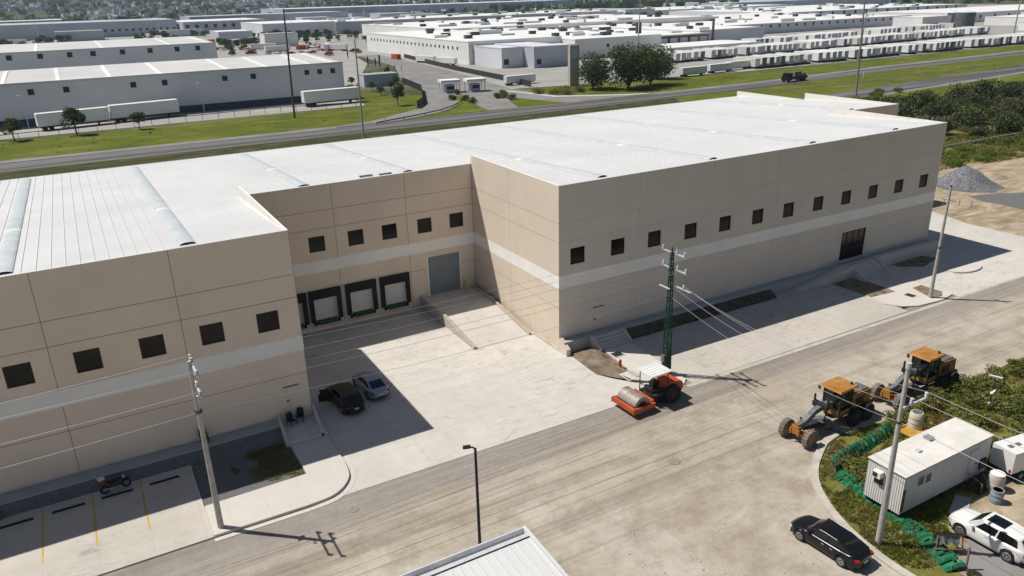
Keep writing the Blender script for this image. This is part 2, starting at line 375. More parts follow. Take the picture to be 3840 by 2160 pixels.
# ================================================================ ground, street, yards
def smooth_line(p, k=5):
    o = []
    for i in range(len(p) - 1):
        a, b, c, d = p[max(i - 1, 0)], p[i], p[i + 1], p[min(i + 2, len(p) - 1)]
        for j in range(k):
            t = j / k; o.append(tuple(.5 * (2 * b[q] + (c[q] - a[q]) * t + (2 * a[q] - 5 * b[q] + 4 * c[q] - d[q]) * t * t + (3 * b[q] - a[q] - 3 * c[q] + d[q]) * t ** 3) for q in (0, 1)))
    return o + [p[-1]]
def sstep(a, b, x):
    t = max(0, min(1, (x - a) / (b - a))); return t * t * (3 - 2 * t)
from mathutils import noise as mn
def hill(x, y):
    r = math.hypot(x + 35, y + 55)
    if r < 1150: return 0.0
    az = math.degrees(math.atan2(x + 35, y + 55))
    amp = 70 + 150 * sstep(30, -5, az) + 30 * sstep(30, 70, az)
    h = amp * sstep(1300, 5200, r) + 150 * sstep(4500, 8000, r)
    h += 14 * sstep(1200, 2600, r) * mn.noise(Vector((x / 700, y / 700, 0))) + 40 * sstep(2500, 6000, r) * mn.noise(Vector((x / 1900, y / 1900, 3)))
    return max(h, 0)
def axis(lo, hi, fine, step):
    a = [0.0]; s = step
    while a[-1] < hi: a.append(a[-1] + s); s *= 1.12 if a[-1] > fine else 1
    b = [0.0]; s = step
    while b[-1] > lo: b.append(b[-1] - s); s *= 1.12 if b[-1] < -fine else 1
    return sorted(set(b[1:] + a))
gx = axis(-3500, 10500, 800, 70); gy = axis(-900, 10500, 1200, 70)
g = MB(); nx, ny = len(gx), len(gy)
g.add([(x, y, -1.62 + hill(x, y)) for y in gy for x in gx], [(j * nx + i, j * nx + i + 1, (j + 1) * nx + i + 1, (j + 1) * nx + i) for j in range(ny - 1) for i in range(nx - 1)])
struct('ground', g, M['terrain'], smooth=60)

struct('street', sheet([(-110, -75), (150, -75), (150, -10.9), (-110, -10.9)], GZ), M['street'])
struct('courtyard', sheet([(-23.45, -7.4), (-25.0, -10.2), (-26.9, -11.12), (-23.2, -11.05), (5.35, -11.2), (2.1, -8.9), (1.0, -7.45), (.1, -5.8), (.32, -1.3), (.02, 0), (.02, 16.9), (-23.4, 16.9), (-23.4, 0)], GZ + .016), M['court'])
# east frontage
struct('soil_patch', sheet([(.32, -1.3), (.32, -.6), (2.6, -.6), (3.5, -1.7), (3.06, -7.0), (2.3, -8.5), (1.45, -7.6), (.1, -5.75)], GZ + .022), M['soil'])
wk = MB().prism([(2.6, -.7), (6.9, -.7), (6.45, -2.0), (6.4, -5.0), (5.95, -10.75), (5.3, -11.3), (4.3, -10.6), (2.05, -8.4), (1.75, -7.0), (2.9, -6.95), (3.5, -1.7)], GZ - .1, GZ + .13)
struct('east_walkway', wk, M['walk'])
struct('east_parking', sheet([(6.0, -11.45), (35.1, -11.5), (35.1, -1.3), (39, -.5), (7.0, -.5), (6.45, -2), (6.4, -5)], GZ + .02), M['apron'])
struct('gutter', sheet([(5.3, -11.85), (60, -12.3), (60, -11.9), (5.3, -11.45)], GZ + .008), M['kerb'])
isl = MB().prism([(35.1, -6.4), (38.8, -6.2), (43.0, -6.6), (43.0, -11.2), (40.5, -11.65), (37.0, -11.3), (35.4, -10.5), (34.6, -9.2)], GZ - .1, GZ + .12)
struct('white_island', isl, M['walk'])
struct('east_apron', sheet([(39, -.4), (55.5, -.4), (55.5, 17), (70, 17), (71.4, 10), (69.5, 3.5), (69.5, -4.2), (70.5, -12.3), (43, -11.9), (43, -6.4), (38.9, -6.2)], GZ + .024), M['court'])
bd = MB(); bd.quad((35.05, -1.2, GZ + .05), (35.05, -6.3, GZ + .05), (38.75, -6.15, GZ + .05), (38.75, -3.4, GZ + .05), (38.3, -1.2, GZ + .05)); bd.quad((35.1, -6.42, GZ + .126), (35.0, -7.2, GZ + .126), (38.5, -7.55, GZ + .126), (38.75, -6.25, GZ + .126))
bd.quad((46.2, -1.0, GZ + .03), (51.8, -1.0, GZ + .03), (52.6, -3.2, GZ + .03), (48.5, -4.2, GZ + .03), (46.0, -2.6, GZ + .03)); bd.quad((41.0, -7.85, GZ + .126), (42.6, -7.8, GZ + .126), (42.6, -10.3, GZ + .126), (41.4, -11.0, GZ + .126), (39.9, -10.85, GZ + .126))
struct('planting_soil', bd, M['soil'])
pb = MB().quad((7.0, -.88, -.55), (26.6, -.88, -.55), (26.75, -1.75, -1.3), (6.95, -1.75, -1.3)); pb.quad((6.95, -1.75, -1.3), (26.75, -1.75, -1.3), (26.75, -1.78, -1.42), (6.95, -1.78, -1.42)); pb.quad((26.6, -.88, -.55), (26.75, -1.75, -1.3), (26.75, -.88, -1.4)); pb.quad((7.0, -.88, -.55), (6.95, -.88, -1.4), (6.95, -1.75, -1.3))
struct('planting_bed', pb, M['dark_soil'])
dk = MB(); P = [(49.1, -6.7), (54.5, -6.8)] + [(51.8 + 2.7 * math.cos(a), -6.85 + 1.55 * math.sin(a)) for a in [-.15 * k for k in range(1, 20)]]
dk.prism(P, GZ - .05, GZ + .22); struct('raised_kerb_bed', dk, M['walk'])
struct('sandy_lot', sheet([(69.5, -30), (160, -30), (160, 20), (108, 24), (104, 31), (71.2, 31), (70, 17), (71.4, 10), (69.5, 3.5), (69.5, -4.2), (70.5, -12.3), (70.5, -30)], GZ - .03), M['lot'])
struct('asphalt_patch', sheet([(83.8, 12.1), (82.6, 9), (83.1, 7.2), (82.8, 3), (88, 2.5), (96, 4.5), (93, 8.4), (89, 10.6)], GZ - .01), M['gravel'])
# west frontage
struct('west_plinth', MB().box(-62, -26.1, -1.22, -.003, -2.0, -.5), M['plinth'])
gb = MB().quad((-62, -1.21, -.58), (-26.1, -1.21, -.58), (-26.05, -2.5, GZ + .03), (-32.8, -2.3, GZ + .03), (-32.9, -1.8, GZ + .06), (-62, -1.7, GZ + .06)); gb.quad((-26.05, -2.5, GZ + .03), (-25.95, -7.47, GZ + .03), (-32.8, -7.6, GZ + .03), (-32.8, -2.3, GZ + .03)); struct('gravel_bed', gb, M['gravel'])
sl_ = MB().prism([(-62, -11.0), (-32.85, -11.0), (-32.85, -1.6), (-62, -1.45)], GZ - .1, GZ + .1); struct('west_parking', sl_, M['slab_w'])
sk = [(-32.84, -11.0)] + smooth_line([(-26.9, -11.05), (-25.3, -10.9), (-24.3, -10.35), (-23.55, -9.4), (-23.28, -8.4), (-23.2, -7.4)]) + [ (-23.2, -3.2), (-26.0, -3.2), (-25.97, -7.45), (-32.84, -7.55)]
struct('west_sidewalk', MB().prism(sk, GZ - .1, GZ + .2), M['walk'])
kl = [(-62, -11.12), (-32.84, -11.1), (-26.85, -11.17), (-25.22, -11.02), (-24.2, -10.45), (-23.43, -9.47), (-23.13, -8.42), (-23.05, -7.4), (-23.05, -2.9)]
kb = MB(); kl = kl[:2] + smooth_line(kl[2:8]) + kl[8:]
for (ax, ay), (bx, by) in zip(kl[1:-1], kl[2:]):
    d = Vector((bx - ax, by - ay)).normalized(); nn = Vector((d.y, -d.x)) * .34
    kb.prism([(ax, ay), (bx, by), (bx + nn.x, by + nn.y), (ax + nn.x, ay + nn.y)][::-1], GZ - .1, GZ + .03)
struct('kerb_gutter', kb, M['walk'])
# painted bay lines and yellow marks
ln = MB()
for x in (-48.2, -45.2, -42.2, -39.25, -36.25): ln.quad((x - .055, -8.12, GZ + .104), (x + .055, -8.12, GZ + .104), (x + .055, -2.05, GZ + .104), (x - .055, -2.05, GZ + .104))
struct('bay_lines', ln, M['yellow'])
# island with scrub, kerb
ISL = [(9.6, -23.35), (8.0, -23.65), (6.84, -24.18), (4.82, -25.37), (3.33, -26.72), (2.11, -28.55), (1.31, -30.44), (.81, -32.53), (.65, -34.82), (.9, -37.5), (1.6, -41), (2.5, -46), (3.5, -75), (150, -75), (150, -23.2), (34, -23.4), (30.4, -23.5), (25.4, -23.7), (19.3, -23.3), (14, -23.9)]
NK = 12; ISL = smooth_line(ISL[:NK]) + ISL[NK:]; NK = (NK - 1) * 5 + 1
struct('scrub_ground', MB().prism(ISL, GZ - .05, GZ + .03), M['island'])
kc = ISL[:NK]; km = MB()
for (ax, ay), (bx, by) in zip(kc[:-1], kc[1:]):
    d = Vector((bx - ax, by - ay)).normalized(); nn = Vector((-d.y, d.x)) * .18
    km.prism([(ax + nn.x, ay + nn.y), (bx + nn.x, by + nn.y), (bx - nn.x * 1.9, by - nn.y * 1.9), (ax - nn.x * 1.9, ay - nn.y * 1.9)], GZ - .05, GZ + .14)
struct('island_kerb', km, M['kerb'])
struct('site_yard', sheet([(3.3, -36.4), (5.5, -35.2), (6.5, -33.9), (9.0, -33.1), (11.2, -33.2), (14.0, -30.8), (16.5, -30.2), (18.5, -31), (19, -36), (20, -75), (3.6, -75), (2.7, -41)], GZ + .045), M['lot'])
struct('gravel_yard', sheet([(3.5, -36.6), (5.2, -35.6), (7.2, -35.0), (9.0, -34.9), (9.6, -37), (10.5, -42), (12, -75), (3.6, -75), (2.7, -41)], GZ + .06), M['asphalt_drive'])
# highway, verges, access road
struct('verge', sheet([(-600, 60), (60, 60), (68, 49), (110, 60), (170, 82), (300, 92), (900, 150), (900, 250), (470, 176), (210, 171), (120, 180), (98, 184), (84, 178), (60, 200), (57, 226), (50, 226), (45, 176.5), (-52, 175), (-600, 160)], -1.58), M['verge'])
struct('highway', MB().quad(*[(x, y, -1.56) for x, y in [(-600, 146), (-110, 143.9), (0, 143.3), (127, 142.9), (176, 143.4), (248, 149.5), (360, 154), (900, 182), (900, 170), (360, 144), (248, 139.5), (176, 132.5), (60, 130.5), (-50, 131), (-600, 134)]]), M['highway'])
struct('near_carriageway', MB().quad(*[(x, y, -1.555) for x, y in [(-600, 110), (-50, 107), (100, 107), (168, 107.2), (236, 113.5), (297, 119.4), (900, 160), (900, 148), (297, 107.5), (236, 102), (168, 96.8), (60, 96), (-600, 98)]]), M['highway'])
sh = MB().quad(*[(x, y, -1.548) for x, y in [(40, 98), (168, 97.0), (236, 102.2), (297, 107.7), (900, 148.2), (900, 145.5), (297, 104.8), (236, 99.6), (168, 94.4), (40, 95)]]); sh.quad(*[(x, y, -1.548) for x, y in [(-600, 147.5), (-110, 145.3), (0, 144.7), (24, 144.6), (24, 141.6), (0, 141.6), (-110, 142.2), (-600, 144.6)]]); sh.quad(*[(x, y, -1.548) for x, y in [(128, 145), (176, 145.2), (248, 151.5), (360, 156), (900, 184), (900, 180.6), (360, 152.6), (248, 148), (176, 142), (128, 141.6)]])
struct('dark_verge', sheet([(-600, 111), (-50, 108), (90, 108), (120, 118), (128, 132), (60, 130), (-50, 130.5), (-600, 133.5)], -1.568), M['dark_verge'])
struct('road_shoulder', sh, M['asphalt_drive'])
struct('median_ditch', sheet([(60, 121.6), (152, 121.4), (210, 122.6), (308, 127), (900, 166), (900, 164.5), (308, 125.4), (210, 121.2), (152, 120.2), (60, 120.2)], -1.565), M['dark_soil'])  # dark ditch line in the grass of the median
struct('access_road', MB().quad(*[(x, y, -1.54) for x, y in [(14, 143.5), (34, 146), (54.8, 160.7), (60.7, 168.9), (73.9, 201), (78.8, 231), (104, 304), (114, 385), (126, 385), (120, 320), (114, 263), (106, 215), (101, 186), (104, 160), (121, 149), (132, 144), (96, 143), (93, 152), (89, 166), (84, 179), (76, 182), (72, 168), (65, 157.5), (57.8, 150.5), (42, 143.2)]]), M['asphalt_drive'])
struct('exit_lane', sheet([(79, 179), (86, 180), (92, 171), (84, 157), (79.5, 144), (69.6, 144), (71, 152)], -1.532), M['asphalt_drive'])
struct('industrial_yard', sheet([(98, 186), (120, 182), (205, 174), (480, 178), (700, 240), (1100, 520), (1100, 1100), (300, 1100), (112, 830), (112, 385), (118, 320), (106, 215)], -1.585), M['yard_conc'])
struct('west_industrial_yard', sheet([(-300, 178), (46, 179), (54, 200), (60, 232), (100, 330), (112, 385), (112, 830), (-300, 830)], -1.586), M['yard_conc'])
struct('footpath', MB().quad(*[(x, y, -1.535) for x, y in [(96, 182), (97.5, 182), (102.5, 159), (121.2, 148.2), (129, 145), (128, 144), (120.3, 146.4), (100.6, 157.8)]]), M['walk'])

# ================================================================ the new warehouse
def rz_(y): return 14.3 - .055 * y
wh = thing('warehouse', 'large new beige concrete warehouse with white sheet roof, pale band and dock recess', 'warehouse')
YB, XA, XE = 16.85, -23.34, 55.07
def wall_front(mb, band, y, x0, x1, z0, z1, holes, depth=.16, th=.2):   # faces -y, openings with reveals
    zb0, zb1 = 4.73, 5.94
    xs = sorted({x0, x1} | {h[0] for h in holes} | {h[1] for h in holes}); zs = sorted({z0, z1, zb0, zb1} | {h[2] for h in holes} | {h[3] for h in holes})
    for a, b in zip(xs[:-1], xs[1:]):
        for c, d in zip(zs[:-1], zs[1:]):
            mx, mz = (a + b) / 2, (c + d) / 2
            if any(h[0] < mx < h[1] and h[2] < mz < h[3] for h in holes): continue
            (band if zb0 < mz < zb1 else mb).quad((a, y, c), (b, y, c), (b, y, d), (a, y, d))
    for h in holes:
        a, b, c, d = h; e = y + depth
        mb.quad((a, y, c), (b, y, c), (b, e, c), (a, e, c)); mb.quad((a, y, d), (a, e, d), (b, e, d), (b, y, d)); mb.quad((a, y, c), (a, e, c), (a, e, d), (a, y, d)); mb.quad((b, y, c), (b, y, d), (b, e, d), (b, e, c))
    mb.quad((x0, y, z1), (x1, y, z1), (x1, y + th, z1), (x0, y + th, z1))
WZ0, WZ1 = 6.84, 8.40
wa = [-50.6, -46.1] + [x * 1.3 for x in (-32.05, -28.95, -25.87, -22.81, -19.76)]
wb = [x * 1.3 for x in (-13.11, -10.08, -7.34, -4.36, -1.54)]
wc = [x * 1.3 for x in (1.57, 5.05, 8.41, 11.92, 15.44, 18.96, 22.47, 26.02, 29.54, 33.07, 36.64, 40.23)]
def hole(x): return (x - .80, x + .80, WZ0, WZ1)
def bnd(mb): part('painted_band', mb, M['band'], wh)
bandmb = MB()
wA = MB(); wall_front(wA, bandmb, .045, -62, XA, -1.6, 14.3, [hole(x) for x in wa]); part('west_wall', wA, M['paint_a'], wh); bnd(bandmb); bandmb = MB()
docks = [-20.4, -16.9, -13.15, -9.47]
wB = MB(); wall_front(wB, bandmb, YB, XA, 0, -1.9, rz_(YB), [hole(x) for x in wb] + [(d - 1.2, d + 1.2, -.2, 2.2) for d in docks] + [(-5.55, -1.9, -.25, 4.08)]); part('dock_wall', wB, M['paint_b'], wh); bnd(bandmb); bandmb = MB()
GD = (38.55, 42.75, .02, 3.45)
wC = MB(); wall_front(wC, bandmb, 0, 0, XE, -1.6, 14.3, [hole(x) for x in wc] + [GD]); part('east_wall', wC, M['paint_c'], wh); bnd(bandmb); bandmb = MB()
def wall_side(mb, band, x, y0, y1, z0, ztop, face, th=.2, inner=None):   # faces -x (face=-1) or +x
    for c, d in ((z0, 4.73), (4.73, 5.94), (5.94, ztop)):
        q = [(x, y0, c), (x, y1, c), (x, y1, d), (x, y0, d)]
        (band if c == 4.73 else mb).quad(*q)
    xi = x - face * th
    (inner or mb).quad((xi, y0, 9), (xi, y1, 9), (xi, y1, ztop), (xi, y0, ztop))
    (inner or mb).quad((x, y0, ztop), (xi, y0, ztop), (xi, y1, ztop), (x, y1, ztop))
    mb.quad((x, y1, 9), (xi, y1, 9), (xi, y1, ztop), (x, y1, ztop))
def gable(x, y0, y1, z0, zt, face, nm, m):
    w, i_, b_ = MB(), MB(), MB(); wall_side(w, b_, x, y0, y1, z0, zt, face, inner=i_); part(nm, w, m, wh); bnd(b_); part('parapet', i_, M['parapet'], wh)
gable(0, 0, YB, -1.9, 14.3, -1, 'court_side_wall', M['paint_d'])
wS = MB()
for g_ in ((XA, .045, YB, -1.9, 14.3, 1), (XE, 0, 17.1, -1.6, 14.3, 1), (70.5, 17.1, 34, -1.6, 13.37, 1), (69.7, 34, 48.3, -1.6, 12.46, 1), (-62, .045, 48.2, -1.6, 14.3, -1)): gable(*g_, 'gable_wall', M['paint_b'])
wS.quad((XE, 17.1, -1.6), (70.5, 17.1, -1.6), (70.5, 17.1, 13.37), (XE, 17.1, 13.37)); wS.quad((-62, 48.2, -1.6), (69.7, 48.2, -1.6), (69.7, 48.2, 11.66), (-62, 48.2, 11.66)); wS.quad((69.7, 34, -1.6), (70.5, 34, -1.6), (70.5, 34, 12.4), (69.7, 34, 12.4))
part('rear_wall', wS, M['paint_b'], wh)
outl = [(-61.8, .25), (XA - .2, .25), (XA - .2, YB + .2), (.2, YB + .2), (.2, .2), (XE - .2, .2), (XE - .2, 17.3), (70.3, 17.3), (70.3, 33.9), (69.5, 34.1), (69.5, 48.4), (-61.8, 48.4)]
rf = MB(); rf.quad(*[(x, y, rz_(y) - .05) for x, y in outl])
rf.quad(*[(x, y, z) for x, y, z in ((-61.8, 48.4, 11.58), (69.5, 48.4, 11.58), (69.5, 48.4, 11.4), (-61.8, 48.4, 11.4))])
roof = part('roof', rf, M['roof'], wh)
rb = MB(); x = -61.4
def yspan(x):
    if x < XA: return .3, 48.3
    if x < .2: return YB + .3, 48.3
    if x < XE - .2: return .3, 48.3
    return 17.4, 48.3
while x < 69.4:
    a, b = yspan(x); rb.add([(x - .035, a, rz_(a) - .05), (x + .035, a, rz_(a) - .05), (x + .035, b, rz_(b) - .05), (x - .035, b, rz_(b) - .05), (x - .012, a, rz_(a) - .005), (x + .012, a, rz_(a) - .005), (x + .012, b, rz_(b) - .005), (x - .012, b, rz_(b) - .005)], [(0, 3, 7, 4), (1, 5, 6, 2), (4, 7, 6, 5), (0, 4, 5, 1)])
    x += .85
part('seam', rb, M['roof_rib'], roof)
eg = MB(); eg.box(-62, XA, -.01, .24, 14.285, 14.33); eg.box(XA, 0, YB - .05, YB + .2, rz_(YB), rz_(YB) + .04); eg.box(0.01, XE, -.05, .2, 14.285, 14.33); eg.box(XE, 70.5, 17.05, 17.3, 13.34, 13.385)
part('flashing', eg, M['roof'], roof)
for x, y0 in ((-52.4, .9), (-41.1, .9), (-30.1, .9), (-17.4, YB + .7), (-6.8, YB + .7), (5.3, .9), (18.7, .9), (32.9, .9), (46.7, .9), (61.2, 18.0)):
    s = MB(); n = 8; w = .55; ys = [y0, y0 + 14, y0 + 14.9, y0 + 30, 46.3] if y0 < 10 else [y0, y0 + 12, y0 + 12.9, 46.3]
    pr = [(math.cos(math.pi * k / n) * w, math.sin(math.pi * k / n) * .17) for k in range(n + 1)]
    for yi in range(len(ys) - 1):
        a, b = ys[yi], ys[yi + 1]; s.mi = 1 if (b - a) < 1.2 else 0
        for k in range(n): s.quad((x + pr[k][0], a, rz_(a) - .04 + pr[k][1]), (x + pr[k + 1][0], a, rz_(a) - .04 + pr[k + 1][1]), (x + pr[k + 1][0], b, rz_(b) - .04 + pr[k + 1][1]), (x + pr[k][0], b, rz_(b) - .04 + pr[k][1]))
    s.mi = 0; b = 46.3; s.quad(*[(x + p[0], b, rz_(b) - .04 + p[1]) for p in pr])
    s.mi = 2; s.quad(*[(x + p[0] * .93, y0 + .12, rz_(y0) - .04 + p[1] * .9) for p in pr])
    part('skylight', s, [M['skylight'], M['skylight_lap'], M['far_dark']], roof, smooth=50)
for k, (x, y) in enumerate(((-11.1, 18.0), (-9.2, 17.6))):
    part('loose_sheet', MB().obb((x, y, rz_(y) + .08), (1.3, .25, .12)), M['mach_grey'], roof)
# windows: frame > pane
def window(cx, y, z0=WZ0, z1=WZ1, hw=.8):
    f = MB(); e = y + .10; t = .06
    f.box(cx - hw, cx - hw + t, e, e + .08, z0, z1); f.box(cx + hw - t, cx + hw, e, e + .08, z0, z1); f.box(cx - hw + t, cx + hw - t, e, e + .08, z0, z0 + t); f.box(cx - hw + t, cx + hw - t, e, e + .08, z1 - t, z1)
    w = part('window', f, M['alu_dark'], wh)
    part('pane', MB().quad((cx - hw + t, e + .05, z0 + t), (cx + hw - t, e + .05, z0 + t), (cx + hw - t, e + .05, z1 - t), (cx - hw + t, e + .05, z1 - t)), M['dark_glass'], w)
for x in wa: window(x, .045)
for x in wb: window(x, YB)
for x in wc: window(x, 0)
# glass entrance
f = MB(); a, b, c, d = GD
for x in (a, a + 1.05, a + 2.1, a + 3.15, b - .07): f.box(x, x + .07, .10, .18, c, d)
for z in (c, 1.2, 2.28, d - .08): f.box(a + .07, b - .07, .11, .17, z, z + .07)
en = part('entrance', f, M['alu_dark'], wh); part('pane', MB().quad((a, .15, c), (b, .15, c), (b, .15, d), (a, .15, d)), M['dark_glass'], en)
# dock doors
for dx in docks:
    s = MB(); y = YB
    s.box(dx - 1.62, dx - 1.2, y - .28, y - .002, -.36, 2.3); s.box(dx + 1.2, dx + 1.62, y - .28, y - .002, -.36, 2.3); s.box(dx - 1.62, dx + 1.62, y - .30, y - .002, 2.3, 2.96); s.box(dx - 1.2, dx + 1.2, y - .22, y - .004, 2.04, 2.3)
    sd = part('dock_seal', s, M['seal'], wh)
    dd = MB().box(dx - 1.2, dx + 1.2, y + .08, y + .14, -.2, 2.2)
    for z in (.3, .8, 1.3, 1.8): dd.box(dx - 1.2, dx + 1.2, y + .06, y + .08, z, z + .025)
    part('dock_door', dd, M['dock_door'], wh)
    lv = MB(); lv.add([(dx - 1.05, y - .002, -.22), (dx + 1.05, y - .002, -.22), (dx + .9, y - .5, -.42), (dx - .9, y - .5, -.42), (dx - 1.05, y - .002, -.62), (dx + 1.05, y - .002, -.62), (dx + .9, y - .42, -.62), (dx - .9, y - .42, -.62)], [(0, 3, 2, 1), (3, 7, 6, 2), (0, 4, 7, 3), (1, 2, 6, 5), (4, 5, 6, 7)])
    part('dock_leveler', lv, M['green_leveler'], wh)
    for b0 in (dx - 1.35, dx + 1.08): part('bumper', MB().box(b0, b0 + .27, y - .14, y - .002, -.75, -.42), M['black'], wh)
rd = MB().box(-5.55, -1.9, YB + .07, YB + .12, -.25, 4.08)
for k in range(22): rd.box(-5.55, -1.9, YB + .05, YB + .07, -.2 + k * .194, -.2 + k * .194 + .05)
part('ramp_door', rd, M['grey_door'], wh)
for d0, d1 in ((-5.72, -5.56), (-1.89, -1.78)): part('door_frame', MB().box(d0, d1, YB - .05, YB - .002, -.25, 4.2), M['band'], wh)
bo = MB().cyl((-1.55, YB - .35, -.3), (-1.55, YB - .35, .8), .08); part('bollard', bo, M['yellow'], wh)
# service doors painted like the wall
def sdoor(x, y, z0, m, sill=True):
    d_ = MB().box(x - .5, x + .5, y - .035, y - .002, z0, z0 + 2.12); o = part('service_door', d_, m, wh)
    part('lintel', MB().box(x - .62, x + .62, y - .10, y - .003, z0 + 2.14, z0 + 2.20), M['mach_grey'], o); part('handle', MB().box(x - .46, x - .26, y - .09, y - .036, z0 + .95, z0 + 1.05), M['mach_dark'], o)
sdoor(-24.72, .045, -.2, M['paint_b']); sdoor(4.4, 0, -.1, M['paint_d'])
# pale surround of openings is plaster: thin collars
pl = MB().box(.0, XE, -.9, -.004, -2, -.3); part('base_plinth', pl, M['plinth'], wh)
# loading ramp, court wall, stairs
rp = thing('loading_ramp', 'sloping concrete ramp with low side walls up to the grey roller door', 'ramp', (0, 0, 0))
m_ = MB().add([(-6.35, 16.83, -.28), (-.62, 16.83, -.28), (-.62, 12.2, -.28), (-6.35, 12.2, -.28), (-.62, 4.6, GZ + .03), (-6.35, 4.6, GZ + .03)], [(0, 3, 2, 1), (3, 5, 4, 2)]); part('ramp_slab', m_, M['court'], rp)
def side(x0, x1):
    mb = MB(); pts = [(16.84, -2), (16.84, -.02), (12.2, -.06), (4.45, GZ + .28), (4.45, -2)]
    n = len(pts); mb.add([(x0, y, z) for y, z in pts] + [(x1, y, z) for y, z in pts], [tuple(range(n)), tuple(range(n, 2 * n))[::-1]] + [(i, (i + 1) % n, n + (i + 1) % n, n + i) for i in range(n)]); return mb
part('side_wall', side(-6.68, -6.36), M['kerb'], rp); part('side_wall', side(-.62, -.34), M['kerb'], rp)
for x0 in (-6.56, -.5): part('edge_strip', MB().add([(x0, 12.2, -.05), (x0 + .1, 12.2, -.05), (x0 + .1, 4.45, GZ + .29), (x0, 4.45, GZ + .29)], [(0, 1, 2, 3)]), M['edge_paint'], rp)
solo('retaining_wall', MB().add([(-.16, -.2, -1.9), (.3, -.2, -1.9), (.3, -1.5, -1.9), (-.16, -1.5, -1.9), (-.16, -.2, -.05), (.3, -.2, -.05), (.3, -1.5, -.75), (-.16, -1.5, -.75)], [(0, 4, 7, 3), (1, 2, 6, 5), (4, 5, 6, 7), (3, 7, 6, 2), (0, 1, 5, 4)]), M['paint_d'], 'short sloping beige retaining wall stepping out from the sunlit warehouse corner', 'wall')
kw = MB().box(-.14, .0, -1.4, 4.4, -1.7, -1.2); solo('court_kerb', kw, M['kerb'], 'low grey concrete kerb at the foot of the sunlit side wall', 'kerb')
def stairs(name, label, x0, x1, y0, z0, z1, n, tread):
    t = thing(name, label, 'stairs'); st = MB(); h = (z0 - z1) / n
    for k in range(n): st.box(x0, x1, y0 - (k + 1) * tread, y0 - k * tread, z1 - .4, z0 - (k) * h - .001 * k)
    part('steps', st, M['walk'], t)
    for xa in (x0 - .2, x1): 
        w = MB(); pts = [(y0 + .02, z1 - .4), (y0 + .02, z0 + .12), (y0 - tread, z0 + .12), (y0 - n * tread - .25, z1 + .22), (y0 - n * tread - .25, z1 - .4)]; k = len(pts)
        w.add([(xa, y, z) for y, z in pts] + [(xa + .2, y, z) for y, z in pts], [tuple(range(k)), tuple(range(k, 2 * k))[::-1]] + [(i, (i + 1) % k, k + (i + 1) % k, k + i) for i in range(k)]); part('side_wall', w, M['walk'], t)
    return t
stairs('short_stairs', 'five shaded concrete steps with side walls near the warehouse corner', 3.1, 6.5, -.91, -.35, GZ + .14, 4, .34)
stairs('entrance_stairs', 'shaded concrete entrance steps below the tall glass doors', 38.75, 42.9, -1.6, -.02, GZ + .05, 7, .27)
er = thing('entrance_ramp', 'long low concrete access ramp rising along the wall to the glass doors', 'ramp')
part('ramp_slab', MB().add([(30, -.9, GZ + .05), (38.5, -.9, -.05), (38.5, -1.95, -.05), (30, -1.95, GZ + .05)], [(0, 3, 2, 1)]), M['walk'], er)
part('side_wall', MB().add([(30, -1.95, -1.6), (38.55, -1.95, -1.6), (38.55, -1.95, .1), (30, -1.95, GZ + .16), (30, -2.13, -1.6), (38.55, -2.13, -1.6), (38.55, -2.13, .1), (30, -2.13, GZ + .16)], [(0, 1, 2, 3), (4, 7, 6, 5), (3, 2, 6, 7), (1, 5, 6, 2), (0, 3, 7, 4)]), M['paint_c'], er)
part('landing', MB().box(38.55, 55.0, -1.6, -.91, -1.6, -.03), M['walk'], er)
sp_ = thing('door_stoop', 'small concrete stoop with low splayed walls at the west service door', 'stoop')
part('slab', MB().box(-26.1, -23.1, -3.2, .04, -1.7, -.95), M['walk'], sp_)
for xa, xb in ((-26.12, -26.3), (-23.35, -23.6)): part('side_wall', MB().add([(xa, .03, -1.6), (xa + .2, .03, -1.6), (xb + .2, -3.2, -1.6), (xb, -3.2, -1.6), (xa, .03, -.15), (xa + .2, .03, -.15), (xb + .2, -3.2, -.75), (xb, -3.2, -.75)], [(0, 3, 7, 4), (1, 5, 6, 2), (4, 7, 6, 5), (3, 2, 6, 7), (0, 4, 5, 1)]), M['walk'], sp_)
# low bay marker wall and wheel stops
solo('bay_divider', MB().box(-1.9, 1.9, -.09, .09, 0, .14), M['walk'], 'long pale concrete bar lying in the shaded east parking', 'kerb bar', (33.6, -3.5, GZ + .02), R(-58))
lab = ['leftmost dark wheel stop, cut by the picture edge', 'dark wheel stop between the two left yellow bay lines', 'dark wheel stop beside the parked motorcycle', 'rightmost dark wheel stop in the west parking']
for k, x in enumerate((-43.7, -40.7, -37.75, -34.75)): solo('wheel_stop', MB().add([(-.98, -.08, 0), (.98, -.08, 0), (.98, .08, 0), (-.98, .08, 0), (-.95, -.04, .12), (.95, -.04, .12), (.95, .04, .12), (-.95, .04, .12)], [(0, 1, 5, 4), (1, 2, 6, 5), (2, 3, 7, 6), (3, 0, 4, 7), (4, 5, 6, 7)]), M['black'], lab[k], 'wheel stop', (x, -2.88, GZ + .1), 0, 'wheel stops of the west parking')
